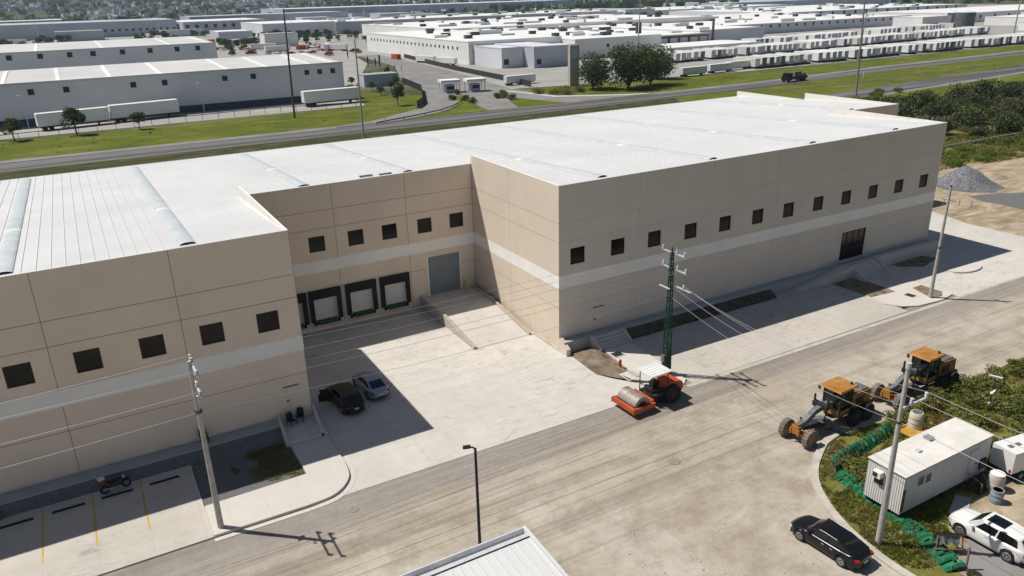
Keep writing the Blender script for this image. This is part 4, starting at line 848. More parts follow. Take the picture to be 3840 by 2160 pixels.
fm = [((-.7, -.3, 0), (-.5, -.3, 1.7)), ((.7, -.3, 0), (.9, -.3, 1.5)), ((-.7, .4, 0), (-.2, .4, 1.5)), ((.7, .4, 0), (.5, .4, 1.3)), ((-.6, -.3, .9), (.8, -.3, .8)), ((-.6, -.3, .3), (.8, .4, 1.1)), ((-.4, .4, .8), (.6, .4, .7))]
for a, b in fm: part('pipe', MB().cyl(a, b, .04), M['rust'], mx)
# box truck cut by the frame
bt = thing('box_truck', 'white box truck cut off by the right picture edge', 'truck', (15.2, -32.9, GZ + .05), R(-8))
part('cargo_box', MB().box(-1.1, 4.2, -.62, 1.0, .72, 2.25), M['car_white'], bt); part('chassis', MB().box(-1.0, 5.8, -.35, .6, .45, .72), M['mach_dark'], bt)
for x in (-.2, 4.6):
    for y in (-.58, .78): w = part('wheel', MB().cyl((x, y - .12, .38), (x, y + .12, .38), .38, .38, 16), M['tyre'], bt, smooth=40); part('rim', MB().cyl((x, y - .13, .38), (x, y + .13, .38), .2, .2, 12), M['rim'], w)
part('cab', MB().extrude_y([(4.3, .55), (4.3, 2.0), (5.2, 1.95), (5.6, 1.25), (6.0, 1.15), (6.0, .55)], -.6, .98), M['car_white'], bt); part('rear_lamp', MB().box(-1.13, -1.1, -.55, -.4, .8, 1.0), M['tail_red'], bt)
for x in (-.5, .2): part('roof_hatch', MB().obb((x, .2, 2.27), (.35, .28, .05)), M['mach_grey'], bt)
# trestle, post, notice pole
tt = thing('trestle', 'grey cloth draped over a weathered timber trestle in front of the white suv', 'trestle', (4.35, -35.15, GZ + .05), R(-35))
for x in (-.75, .75):
    for y in (-.35, .35): part('leg', MB().cyl((x, y, 0), (x * .92, y * .4, 1.15), .045, .04, 6), M['wood'], tt)
part('beam', MB().obb((0, 0, 1.17), (1.8, .14, .10)), M['wood'], tt); part('brace', MB().cyl((-.75, -.35, .35), (.75, -.35, .4), .035), M['wood'], tt)
cl = MB()
for k in range(10):
    x0, x1 = -.7 + k * .12, -.7 + (k + 1) * .12; d0, d1 = .55 + .12 * math.sin(k * 1.7), .55 + .12 * math.sin((k + 1) * 1.7)
    for s in (-1, 1): cl.quad((x0, s * .03, 1.24), (x1, s * .03, 1.24), (x1, s * (.30 + .05 * math.sin(k)), 1.24 - d1), (x0, s * (.30 + .05 * math.sin(k - 1)), 1.24 - d0))
solo('cloth', cl, M['mach_grey'], 'grey dust cloth hanging over the timber trestle', 'cloth', (4.35, -35.15, GZ + .05), R(-35))
po = thing('timber_post', 'pale weathered timber post leaning at the yard edge by the white suv', 'post', (3.75, -36.7, GZ + .03)); part('shaft', MB().cyl((0, 0, 0), (.12, .1, 1.5), .07, .06, 8), M['wood'], po)
ts = MB(); 
for k in range(24): a = 2 * math.pi * k / 24; b = 2 * math.pi * (k + 1) / 24; ts.cyl((.3 * math.cos(a), .3 * math.sin(a), .12), (.3 * math.cos(b), .3 * math.sin(b), .12), .11, .11, 8, False)
solo('old_tyre', ts, M['tyre'], 'worn tyre lying on the ground below the timber post', 'tyre', (3.6, -37.3, GZ + .05), smooth=50)
cp = thing('camera_post', 'thin dark post with a white camera head above the scrub behind the trailer', 'post', (21.3, -27.6, GZ)); part('shaft', MB().cyl((0, 0, 0), (0, 0, 2.0), .035), M['black_metal'], cp); part('camera', MB().ball((0, 0, 2.05), .14, 10, 6).obb((.2, 0, 2.12), (.35, .12, .1), (0, -.4, 0)), M['white_paint'], cp, smooth=40); part('bracket', MB().box(-.18, .02, -.06, .06, 1.15, 1.3), M['light_metal'], cp)
ft = thing('floodlight', 'white tube floodlight on a slim post in the far scrub', 'lamp', (24.7, -26.0, GZ)); part('shaft', MB().cyl((0, 0, 0), (0, 0, 1.75), .035), M['black_metal'], ft); part('head', MB().obb((0, 0, 1.8), (.95, .14, .10), (0, 0, R(-70))), M['white_paint'], ft)
# green netting
def netting(pts, name, label, h, lean, off=-.35):
    t = thing(name, label, 'netting'); strip = MB(); pts = smooth_line(pts, 4); i = 0
    def prof(p, nn, s_):
        wv = .85 + .18 * math.sin(s_ * .9) + .15 * mn.noise(Vector((s_ * .8, 2, h))); o = []
        for u in (0, .3, .6, .85, 1):
            q = Vector((p[0], p[1], GZ + .06)) + nn * (off + lean * u + .07 * mn.noise(Vector((s_ * 2.1, u * 3, 1)))); q.z += h * wv * math.sin(u * 1.9) + .03 * mn.noise(Vector((s_ * 3, u * 4, 5))); o.append(q)
        return o
    s_ = 0
    for (ax, ay), (bx, by) in zip(pts[:-1], pts[1:]):
        d = Vector((bx - ax, by - ay, 0)); L = d.length; d.normalize(); nn = Vector((-d.y, d.x, 0)); k = max(1, int(L / .11))
        for q in range(k):
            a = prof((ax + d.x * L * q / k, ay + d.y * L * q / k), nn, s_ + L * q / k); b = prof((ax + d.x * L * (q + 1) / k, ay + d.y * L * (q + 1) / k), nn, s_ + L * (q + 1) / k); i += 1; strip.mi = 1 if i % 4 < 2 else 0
            for z in range(4):
                if rnd.random() < .88: strip.quad(a[z], b[z], b[z + 1], a[z + 1])
        s_ += L
    for x, y in pts[::4]: part('post', MB().cyl((x, y, GZ), (x + .1, y + .12, GZ + h * 1.5), .03), M['wood'], t)
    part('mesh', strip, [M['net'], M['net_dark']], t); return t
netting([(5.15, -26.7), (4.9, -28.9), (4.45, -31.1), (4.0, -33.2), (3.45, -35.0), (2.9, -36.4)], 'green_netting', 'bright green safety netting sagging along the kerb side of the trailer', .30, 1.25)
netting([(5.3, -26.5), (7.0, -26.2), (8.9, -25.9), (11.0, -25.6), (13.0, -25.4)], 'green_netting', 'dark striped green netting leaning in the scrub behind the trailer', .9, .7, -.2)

# ================================================================ poles, wires, lamps
def xarm(t, z, ys, x=0, r=.05, ins=(), m='light_metal', insh=.32):
    a = part('crossarm', MB().box(x - .05, x + .05, ys[0], ys[1], z - .05, z + .05), M[m], t)
    for y in ins:
        part('insulator', MB().lathe([(.05, 0), (.11, .06), (.06, .12), (.11, .18), (.06, .24), (.09, insh), (.03, insh + .04)], (x, y, z + .05), 10), M['porcelain'], a, smooth=40)
def conc_pole(label, loc, h, lean=(0, 0)):
    t = thing('utility_pole', label, 'utility pole', loc)
    part('shaft', MB().cyl((0, 0, -.05), (lean[0], lean[1], h), .20, .11, 12), M['pole_conc'], t, smooth=40); return t
pa = conc_pole('concrete utility pole at the west sidewalk with two short crossarms', (-32.3, -10.35, GZ + .1), 11.8)
xarm(pa, 11.5, (-1.75, .85), .16, ins=(-1.65, .25, .75)); xarm(pa, 10.2, (-1.75, .85), .16, ins=(-1.65, -.4, .75)); part('clamp', MB().box(-.2, .2, -.2, .2, 8.4, 8.55), M['mach_dark'], pa); part('transformer_hook', MB().tube([(0, 0, 9.6), (.1, -.5, 9.65), (.1, -.55, 9.3)], .04), M['porcelain'], pa)
gp = thing('lattice_pole', 'dark green lattice power pole with pale crossarms behind the road roller', 'power pole', (5.15, -9.1, GZ + .13))
hP = 11.1; legs = MB(); br_ = MB()
def lc(z): f = z / hP; return .36 * (1 - f) + .11 * f if z < 9.2 else .36 * (1 - 9.2 / hP) + .11 * (9.2 / hP) - (z - 9.2) * .035
for sx in (-1, 1):
    for sy in (-1, 1): part('leg', MB().cyl((sx * .28, sy * .28, 0), (sx * .09, sy * .09, hP), .05, .04, 6), M['pole_green'], gp)
n_ = 12
for i in range(n_):
    za, zb_ = hP * i / n_, hP * (i + 1) / n_; a = .28 - .19 * za / hP; b = .28 - .19 * zb_ / hP
    for s in (-1, 1): br_.cyl((-a, s * a, za), (b, s * b, zb_), .028, .028, 5); br_.cyl((s * a, -a, za), (s * b, b, zb_), .028, .028, 5); br_.cyl((-b, s * b, zb_), (b, s * b, zb_), .028, .028, 5); br_.cyl((s * b, -b, zb_), (s * b, b, zb_), .028, .028, 5)
part('bracing', br_, M['pole_green'], gp); part('base_sleeve', MB().obb((0, 0, 1.2), (.56, .56, 2.4), taper=.9), M['pole_green'], gp); part('peak', MB().cyl((0, 0, hP), (0, 0, hP + .45), .09, .05), M['pole_green'], gp)
xarm(gp, 11.0, (-1.35, 1.45), .2, ins=(-1.25, -.35, 1.35)); xarm(gp, 9.65, (-1.6, 1.35), .2, ins=(-1.5, -.5, 1.25)); xarm(gp, 8.2, (-2.2, -.3), .25, ins=(-1.3,)); xarm(gp, 8.0, (-.2, 1.1), -.25)
part('control_box', MB().box(-.52, -.29, -.18, .18, 1.3, 1.9), M['mach_grey'], gp)
pr_ = conc_pole('slim concrete pole standing in the white kerb island', (40.05, -10.55, GZ + .1), 12.0, (.1, 0)); xarm(pr_, 10.6, (-.75, .75), .1, ins=(), m='grey_metal'); part('cap', MB().cyl((.1, 0, 12.0), (.1, 0, 12.12), .12), M['mach_dark'], pr_); part('strap', MB().cyl((.05, 0, 5.5), (.05, 0, 5.62), .19), M['mach_dark'], pr_)
pf = conc_pole('concrete utility pole between the black sedan and the office trailer', (1.52, -32.7, GZ + .1), 11.9, (-.12, 0))
ar_ = part('crossarm', MB().box(-.2, 1.9, -.24, -.14, 9.35, 9.45), M['light_metal'], pf)
for x_ in (.45, 1.75): part('insulator', MB().lathe([(.05, 0), (.11, .06), (.06, .12), (.11, .18), (.06, .24), (.11, .30), (.03, .36)], (x_, -.19, 9.45), 10), M['porcelain'], ar_, smooth=40)
part('pole_cap', MB().cyl((-.12, 0, 11.7), (-.12, 0, 12.05), .15), M['porcelain'], pf); part('strap', MB().cyl((-.09, 0, 8.3), (-.09, 0, 8.4), .17), M['mach_dark'], pf)
def wire(a, b, sag, name, label, r=.012, group=None, n=14):
    a, b = Vector(a), Vector(b); pts = [a.lerp(b, k / n) - Vector((0, 0, sag * 4 * (k / n) * (1 - k / n))) for k in range(n + 1)]
    return solo(name, MB().tube(pts, r, 5), M['wire'], label, 'wire', group=group)
def pt(o, dx, dy, dz): return (o.location.x + dx, o.location.y + dy, o.location.z + dz)
G1 = 'wires over the dock courtyard'
for lb, p, q in (('highest wire between the west pole and the green lattice pole, on the street side', pt(pa, .16, -1.65, 11.85), pt(gp, .2, -1.25, 11.35)), ('upper wire between the west pole and the green lattice pole, in the middle', pt(pa, .16, .25, 11.85), pt(gp, .2, -.35, 11.35)), ('upper wire between the west pole and the green lattice pole, on the court side', pt(pa, .16, .75, 11.85), pt(gp, .2, 1.35, 11.35)),
                 ('wire from the lower arm of the west pole to the lattice pole, street side', pt(pa, .16, -1.65, 10.55), pt(gp, .2, -1.5, 10.0)), ('wire from the lower arm of the west pole to the lattice pole, court side', pt(pa, .16, -.4, 10.55), pt(gp, .2, -.5, 10.0)), ('lowest communication wire crossing in front of the dock courtyard', pt(pa, 0, -.2, 8.5), pt(gp, 0, 0, 7.4))):
    wire(p, q, .45, 'power_line', lb, .011, G1)
G2 = 'wires leaving the picture on the west'
for lb, p, q in (('highest wire running left from the west pole', pt(pa, .1, -1.65, 11.8), (-72, -11.3, 11.4)), ('second wire running left from the west pole', pt(pa, .1, .75, 11.8), (-72, -9.3, 10.6)), ('third wire running left from the west pole', pt(pa, .1, -1.65, 10.5), (-72, -11.3, 9.6)), ('lowest wire running left from the west pole', pt(pa, 0, -.2, 8.5), (-72, -10.5, 7.5))): wire(p, q, .5, 'power_line', lb, .013, G2)
G3 = 'wires crossing the street'
for lb, p, q in (('wire from the lattice pole across the street, the upper right one', pt(gp, .25, -2.15, 8.3), pt(pf, 1.75, -.19, 9.8)), ('wire from the lattice pole across the street, second from the right', pt(gp, .25, -1.3, 8.5), pt(pf, .45, -.19, 9.8)), ('wire from the lattice pole across the street, third from the right', pt(gp, .2, -.5, 8.0), pt(pf, -.1, 0, 9.4)), ('lowest wire from the lattice pole across the street', pt(gp, 0, -.3, 7.2), pt(pf, -.1, 0, 8.35))): wire(p, q, .9, 'power_line', lb, .012, G3)
G4 = 'wires running from the front pole past the office trailer'
for lb, p, q in (('wire from the front pole passing above the trailer, farthest from the sedan', pt(pf, 1.75, -.19, 9.8), (3.6, -62, 9.9)), ('wire from the front pole passing above the trailer, second one', pt(pf, .45, -.19, 9.8), (2.4, -62, 9.9)), ('low wire from the front pole crossing the long side of the trailer', pt(pf, -.1, 0, 8.35), (2.0, -62, 8.2))): wire(p, q, .5, 'power_line', lb, .016, G4)
lp = thing('street_lamp', 'tall black street lamp in front of the white foreground roof', 'street lamp', (-19.62, -21.7, GZ - .02)); part('pole', MB().cyl((0, 0, 0), (0, 0, 7.9), .10, .075, 10), M['black_metal'], lp, smooth=40); hd_ = part('arm', MB().tube([(0, 0, 7.86), (-.12, .06, 7.98), (-.28, .14, 8.02)], .05, 6), M['black_metal'], lp)
part('lamp_head', MB().obb((-.42, .21, 8.02), (.42, .26, .10), (0, R(-6), R(-27))), M['black_metal'], lp); part('lens', MB().obb((-.42, .21, 7.965), (.34, .20, .012), (0, R(-6), R(-27))), M['lamp_clear'], lp)
# foreground building roof
fb = thing('shed', 'white metal shed whose ribbed roof corner shows at the bottom edge', 'shed', (0, 0, 0))
xr, yr, zt = -19.4, -26.7, 4.5
wl = MB().box(-45, xr - .12, -62, yr - .35, GZ - .02, zt - .5); part('walls', wl, M['far_white'], fb)
rfq = MB(); s_ = .05; nrib = 64
rfq.quad((-45, yr - .72, zt - .10), (xr - .18, yr - .72, zt - .10), (xr - .18, -62, zt - .10 - 35 * s_), (-45, -62, zt - .10 - 35 * s_)); r0 = part('roof', rfq, M['roof'], fb)
rbm = MB(); x = xr - .5
while x > -44.5:
    rbm.add([(x - .035, yr - .78, zt - .10), (x + .035, yr - .78, zt - .10), (x + .035, -62, zt - .1 - 35 * s_), (x - .035, -62, zt - .1 - 35 * s_), (x - .015, yr - .78, zt - .055), (x + .015, yr - .78, zt - .055), (x + .015, -62, zt - .055 - 35 * s_), (x - .015, -62, zt - .055 - 35 * s_)], [(0, 3, 7, 4), (1, 5, 6, 2), (4, 7, 6, 5), (0, 4, 5, 1)]); x -= .46
part('seam', rbm, M['roof_rib'], r0)
gt = MB(); gt.box(-45, xr, yr - .09, yr, zt - .5, zt + .03); gt.box(-45, xr - .1, yr - .46, yr - .09, zt - .36, zt - .30); gt.box(-45, xr - .1, yr - .72, yr - .46, zt - .30, zt - .02); part('gutter', gt, M['light_metal'], fb); gs = MB().box(-45, xr - .12, yr - .73, yr - .715, zt - .085, zt - .03); part('gutter_gap', gs, M['far_dark'], fb)
vg = MB(); vg.add([(xr - .18, yr - .0, zt - .5), (xr, yr, zt - .5), (xr, yr, zt + .05), (xr - .18, yr, zt + .05), (xr - .18, -62, zt - .5 - 35 * s_), (xr, -62, zt - .5 - 35 * s_), (xr, -62, zt + .05 - 35 * s_), (xr - .18, -62, zt + .05 - 35 * s_)], [(0, 1, 2, 3), (4, 7, 6, 5), (0, 4, 5, 1), (1, 5, 6, 2), (2, 6, 7, 3), (3, 7, 4, 0)]); part('verge_trim', vg, M['roof'], fb)
em = MB(); n_ = 26; vs_ = []; po_ = [(.45, -1.25), (2.5, -1.25), (3.35, -1.9), (2.95, -6.6), (2.2, -7.9), (1.5, -7.2), (.35, -5.6)]
for gx_ in range(14):
    for gy_ in range(28):
        x_, y_ = .2 + gx_ * .26, -8.2 + gy_ * .27; d_ = min(abs((b[0] - a[0]) * (a[1] - y_) - (a[0] - x_) * (b[1] - a[1])) / math.hypot(b[0] - a[0], b[1] - a[1]) for a, b in zip(po_, po_[1:] + po_[:1])); ins = 0; jj = len(po_) - 1
        for ii in range(len(po_)):
            if (po_[ii][1] > y_) != (po_[jj][1] > y_) and x_ < (po_[jj][0] - po_[ii][0]) * (y_ - po_[ii][1]) / (po_[jj][1] - po_[ii][1]) + po_[ii][0]: ins = 1 - ins
            jj = ii
        vs_.append((x_, y_, GZ + (.03 + .34 * min(1, d_ / .9) * (.6 + .7 * mn.noise(Vector((x_ * .9, y_ * .9, 2)))) * (1.5 if y_ > -3.6 else .8) + .05 * mn.noise(Vector((x_ * 3, y_ * 3, 4))) if ins else -.12)))
em.add(vs_, [(a * 28 + b, (a + 1) * 28 + b, (a + 1) * 28 + b + 1, a * 28 + b + 1) for a in range(13) for b in range(27)])
struct('loose_earth', em, M['soil'], smooth=60)
# stone pile and stakes
def heap(name, label, c, rx_, ry_, h, m, seed):
    mb = MB(); n, k = 56, 16; vs = []
    for j in range(k + 1):
        f = j / k; rad = 1.12 * (1 - f) + .02
        for i in range(n):
            a = 2 * math.pi * i / n; q = Vector((math.cos(a) * 1.3, math.sin(a) * 1.3, seed)); wob = 1 + .16 * mn.noise(q) + .07 * mn.noise(q * 3)
            e = min(1, rad); z = h * (math.cos(e * math.pi) * .5 + .5) ** .8 + (.10 * mn.noise(Vector((math.cos(a) * rad * 5, math.sin(a) * rad * 5, seed))) if rad < 1 else -.05)
            vs.append((c[0] + rx_ * rad * wob * math.cos(a), c[1] + ry_ * rad * wob * math.sin(a), c[2] + z))
    mb.add(vs, [(j * n + i, j * n + (i + 1) % n, (j + 1) * n + (i + 1) % n, (j + 1) * n + i) for j in range(k) for i in range(n)] + [tuple(range(k * n, (k + 1) * n))])
    return solo(name, mb, m, label, 'stone pile', smooth=60)
heap('stone_pile', 'grey heap of crushed stone on the sandy lot right of the warehouse', (91.3, 17.3, GZ), 5.0, 5.0, 2.7, M['rock_pile'], 3)
for k, (x, y) in enumerate(((86.5, 13.6), (88.0, 14.2), (88.9, 11.5), (77.5, 9.6), (78.4, 8.3), (75.5, 10.8))):
    solo('survey_stake', MB().obb((0, 0, .45), (.10, .08, .95), (0, R(4), 0), .7), M['wood'], 'short pale wooden survey stake on the sandy lot', 'stake', (x, y, GZ - .02), group='survey stakes on the sandy lot')
sg_ = MB(); r3 = random.Random(12)
sg_.quad(*[(90.6 + (5.6 + .9 * mn.noise(Vector((math.cos(a) * 2, math.sin(a) * 2, 3)))) * math.cos(a), 16.8 + (5.4 + .9 * mn.noise(Vector((math.cos(a) * 2, math.sin(a) * 2, 8)))) * math.sin(a), GZ - .015) for a in [math.pi * 2 * q / 40 for q in range(40)]])
struct('spilled_gravel', sg_, M['gravel'])
for k, (x, y, r, l_) in enumerate(((118, 14.5, 3.2, 'low reddish earth mound at the right edge of the sandy lot'), (99, 17.5, 3.5, 'low sandy mound right of the stone heap'))): heap('earth_mound', l_, (x, y, GZ - .03), r, r * .7, .9, M['lot'], 9 + k)

# ================================================================ vegetation
def leaves(mb, c, r, n, size, sd, zs=(1, 1, 1), shell=.55, nm=2):
    for _ in range(n):
        while True:
            p = Vector((sd.uniform(-1, 1), sd.uniform(-1, 1), sd.uniform(-1, 1)))
            if p.length <= 1: break
        if p.length > .01: p = p.normalized() * (shell + (1 - shell) * sd.random() ** .6) * (.82 + .3 * sd.random())
        q = Vector(c) + Vector((p.x * r * zs[0], p.y * r * zs[1], p.z * r * zs[2]))
        a = Vector((sd.gauss(0, 1), sd.gauss(0, 1), sd.gauss(0, 1))).normalized(); nrm = (p.normalized() * .8 + a).normalized(); u = nrm.orthogonal().normalized(); v = nrm.cross(u)
        ang = sd.uniform(0, 6.28); u, v = u * math.cos(ang) + v * math.sin(ang), v * math.cos(ang) - u * math.sin(ang); s = size * sd.uniform(.6, 1.35)
        mb.mi = sd.randrange(nm); mb.quad(q - u * s, q - v * s * .55 + nrm * s * .2, q + u * s, q + v * s * .55 + nrm * s * .1)
def tree_proto(name, label, cat, h, cr, trunk_h, nl, n, size, mats, seed, bark='bark', zs=(1, 1, .8), group=None, spread=.62):
    sd = random.Random(seed); t = thing(name, label, cat, (0, 0, -500), 0, group)
    tk = MB(); r0 = .045 * h ** .8; tk.cyl((0, 0, -.1), (.03 * h, 0, trunk_h), r0, r0 * .65, 8)
    cw = MB(); cz = trunk_h + (h - trunk_h) * .5; hz_ = (h - trunk_h) * .5
    for k in range(nl):
        a = 2 * math.pi * k / nl + sd.uniform(-.5, .5); rr = cr * spread * math.sqrt(sd.random()) if k else 0; lz = cz + hz_ * sd.uniform(-.55, .55) if k else cz + hz_ * .3
        c = (rr * math.cos(a), rr * math.sin(a), lz); rl = cr * sd.uniform(.38, .6); tk.cyl((.03 * h, 0, trunk_h * .92), (c[0] * .8, c[1] * .8, c[2]), r0 * .42, r0 * .12, 5, False)
        leaves(cw, c, rl, n // nl, size, sd, zs, nm=len(mats))
    part('trunk', tk, M[bark], t, smooth=60); part('crown', cw, [M[m] for m in mats], t); return t
def place(proto, state, loc, rz, label=None, group=None, scale=1.0):
    if not state.get(proto.name):
        state[proto.name] = 1; proto.location = loc; proto.rotation_euler = (0, 0, rz); proto.scale = scale if isinstance(scale, tuple) else (scale,) * 3
        if label: proto['label'] = label
        if group: proto['group'] = group
        return proto
    return dup(proto, loc, rz, label, group, scale)
ST = {}
T_dark = tree_proto('tree', 'dark green round tree', 'tree', 6, 2.6, 1.6, 9, 1500, .23, ['leaf_dark', 'leaf_dark', 'leaf_mid'], 11)
T_mid = tree_proto('tree', 'green tree', 'tree', 5, 2.0, 1.5, 8, 1100, .21, ['leaf_mid', 'leaf_dark'], 12)
T_big = tree_proto('tree', 'big dark tree', 'tree', 6, 3.3, .45, 15, 4600, .17, ['leaf_dark', 'leaf_dark', 'leaf_mid'], 23, zs=(1, 1, .95))
B_dark = tree_proto('bush', 'dark bush', 'bush', 4.2, 3.2, .5, 11, 2300, .22, ['leaf_mid', 'leaf_grey', 'leaf_dark'], 13, spread=.75)
B_brown = tree_proto('bush', 'brown bush', 'bush', 4.0, 3.0, .5, 11, 2000, .22, ['leaf_brown', 'leaf_mid', 'leaf_grey'], 14, spread=.75)
B_mid = tree_proto('bush', 'green bush', 'bush', 2.4, 2.4, .3, 10, 1700, .17, ['leaf_mid', 'leaf_bright', 'leaf_bright'], 15, spread=.75)
S_shrub = tree_proto('shrub', 'scrub shrub', 'shrub', 1.25, .95, .15, 8, 900, .10, ['leaf_mid', 'leaf_bright', 'leaf_mid'], 16, spread=.7)
S_low = tree_proto('shrub', 'low shrub', 'shrub', .8, 1.0, .08, 8, 800, .09, ['leaf_bright', 'grass_leaf', 'grass_dry'], 17, spread=.75)
F_tree = tree_proto('tree', 'far tree', 'tree', 8, 4.2, 1.2, 8, 420, .75, ['leaf_dark', 'leaf_dark', 'leaf_mid'], 18)
Cyp = tree_proto('cypress', 'slim cypress', 'cypress', 6.5, .85, .4, 7, 500, .22, ['leaf_dark'], 19, zs=(.6, .6, 2.2), spread=.15)
GT = -1.6
# trees along the highway fence, single trees
for (x, y, s, l_) in ((-48.3, 174.0, 1.02, 'small dark tree left of the parked trailers, cut by no other tree'), (-34.5, 173.8, 1.25, 'dark spreading tree standing in front of the left white trailer')): place(T_dark, ST, (x, y, GT), s * 3, l_, scale=s)
place(T_mid, ST, (-19.8, 173.8, GT), 1.0, 'thin grey green tree in front of the second white trailer', scale=1.0); place(T_mid, ST, (52.8, 171.4, GT), 2.0, 'slender tree on the grass inside the road bend', scale=(1.15, 1.15, 1.4)); place(T_mid, ST, (57.6, 199, GT), .4, 'small round tree near the dark fence of the road bend', scale=.72); place(T_mid, ST, (49.5, 207, GT), .9, 'bushy small tree at the corner of the near white warehouse', scale=.8)
for (x, y, s, l_) in ((122.0, 166, (2.2, 2.2, 2.0), 'dark round tree right beside the tall beige sign slab'), (130.6, 158.6, (3.0, 3.0, 2.45), 'largest dark tree beside the highway, with a pole rising from it'), (143, 162, (2.5, 2.4, 2.25), 'big dark tree just right of the largest roadside tree'), (158, 176, (2.1, 2.1, 1.95), 'dark tree at the right end of the roadside group, by the trailers')): place(T_big, ST, (x, y, GT), x, l_, 'big dark roadside trees', s)
place(B_dark, ST, (520, 205, GT), .3, 'large dark green thicket bush beyond the trailer rows at the right edge', scale=(5, 3.5, 2.6))
# thicket right of the warehouse
sd = random.Random(5); k = 0; cnt = 0
LB = {'dark': 'dark green bush in the dense thicket right of the warehouse', 'brown': 'brownish half dry bush in the thicket right of the warehouse', 'mid': 'lower fresh green bush along the front of the thicket'}
for _ in range(900):
    x = sd.uniform(74, 290); y = sd.uniform(26, 95)
    lo = 36 + .02 * (x - 75) if x > 100 else 33; hi = 40 + (x - 74) * .42 if x < 140 else 67 + min(6, (x - 140) * .05)
    if not (lo < y < hi): continue
    if any((x - a) ** 2 + (y - b_) ** 2 < (4.3 + .012 * x) ** 2 for a, b_ in ST.setdefault('th', [])): continue
    ST['th'].append((x, y)); u = mn.noise(Vector((x / 26, y / 26, 1))); s = sd.uniform(.95, 1.45) * (1.0 if y > lo + 6 else .8)
    if u > -.02: place(B_brown, ST, (x, y, GT), sd.uniform(0, 6), LB['brown'], 'bushes of the thicket', (s, s, s * sd.uniform(.9, 1.25)))
    else: place(B_dark, ST, (x, y, GT), sd.uniform(0, 6), LB['dark'], 'bushes of the thicket', (s, s, s * sd.uniform(.9, 1.3)))
    if len(ST['th']) > 190: break
q = 0
for _ in range(300):
    x = sd.uniform(100, 175); y = sd.uniform(24.5, 38)
    if y < 24 + (x - 100) * .02 or (y > 33.2 and y < 35.6): continue
    if any((x - a) ** 2 + (y - b_) ** 2 < 6 for a, b_ in ST.setdefault('fr', [])): continue
    ST['fr'].append((x, y)); s = sd.uniform(.35, .8); place(B_mid, ST, (x, y, GT), sd.uniform(0, 6), LB['mid'], 'front bushes of the thicket', (s * 1.2, s * 1.2, s * .8)); q += 1
    if q > 44: break
for k_ in range(16):
    x = 60 + k_ * 6.5 + sd.uniform(-2, 2); place(B_mid, ST, (x + 30, 48 + x * .28 + sd.uniform(2, 9), GT), sd.uniform(0, 6), 'green bush on the grass slope between thicket and highway', 'bushes on the highway slope', sd.uniform(.5, .95))
# scrub island in front
ok = lambda x, y: not (3.6 < x < 14.4 and -32.6 < y < -28.8) and not (5.0 < x < 20 and y < -31.5) and not (12.2 < x < 17.6 and -27.6 < y < -25) and not (2.5 < x < 8 and y < -33.5) and not (20 < x < 27 and -25.5 > y > -29 and x < 21)
n_ = 0
for _ in range(800):
    x = 2 + 46 * sd.random(); y = -24.0 - 24 * sd.random() ** 1.3
    inner = x - (2.6 + max(0, (-28 - y)) * -.25) if y < -26 else x - (9.5 - (y + 26) * -2.2)
    xb = {True: 2.4, False: 6.0 + (y + 26.5) * 2.2}[y < -27.5]
    if x < xb + .8 or not ok(x, y): continue
    if x < 6.6 and y > -37 and x < 4.6 + (y + 30) * .32 + .7: continue
    if any((x - a) ** 2 + (y - b_) ** 2 < (.8 if x < 15 else 1.7) for a, b_ in ST.setdefault('is', [])): continue
    ST['is'].append((x, y)); n_ += 1
    far_ = x > 17 and mn.noise(Vector((x / 7, y / 5, 9))) < .12
    if 5 < x < 13.5 and y > -26.9: continue
    if not far_ and mn.noise(Vector((x / 5, y / 5, 4))) > .06: place(S_shrub, ST, (x, y, GZ), sd.uniform(0, 6), 'dark leafy shrub growing in the roadside scrub', 'leafy shrubs of the roadside scrub', (lambda q_: (q_ * 1.15, q_ * 1.15, q_ * .8))(sd.uniform(.55, 1.05)))
    else: place(S_low, ST, (x, y, GZ), sd.uniform(0, 6), 'low yellowish shrub growing in the roadside scrub', 'low shrubs of the roadside scrub', sd.uniform(.7, 1.3))
    if n_ > 210: break
gr = MB(); gd = random.Random(8)
def tuft(mb, x, y, z, h, k, w=.022):
    mb.mi = 1 if mn.noise(Vector((x / 3.1, y / 3.1, 7))) > .16 + gd.uniform(-.2, .2) else 0
    for _ in range(k):
        a = gd.uniform(0, 6.28); l = gd.uniform(.15, .55) * h; hh = h * gd.uniform(.6, 1.1); dx, dy = math.cos(a), math.sin(a); ox, oy = gd.uniform(-.08, .08), gd.uniform(-.08, .08)
        mb.add([(x + ox - dy * w, y + oy + dx * w, z), (x + ox + dy * w, y + oy - dx * w, z), (x + ox + dx * l * .5, y + oy + dy * l * .5, z + hh * .7), (x + ox + dx * l, y + oy + dy * l, z + hh)], [(0, 1, 2), (0, 2, 3)])
def inpoly(x, y, P):
    c = False; j = len(P) - 1
    for i in range(len(P)):
        if (P[i][1] > y) != (P[j][1] > y) and x < (P[j][0] - P[i][0]) * (y - P[i][1]) / (P[j][1] - P[i][1]) + P[i][0]: c = not c
        j = i
    return c
ISG = [(p[0] + (.25 if p[0] < 3 else .1), p[1] - .25) for p in ISL]
for _ in range(24000):
    x = 1 + 50 * gd.random() ** 1.35; y = -23.3 - 22 * gd.random()
    if not inpoly(x, y, ISG) or (4.4 < x < 13.6 and -31.95 < y < -29.3) or (8.0 < x < 18 and y < -32.6): continue
    if (3.8 < x < 18) and y < -34.6: continue
    if mn.noise(Vector((x / 2.2, y / 2.2, 0))) < -.28: continue
    tuft(gr, x, y, GZ + .02, gd.uniform(.12, .40), 8, .03)
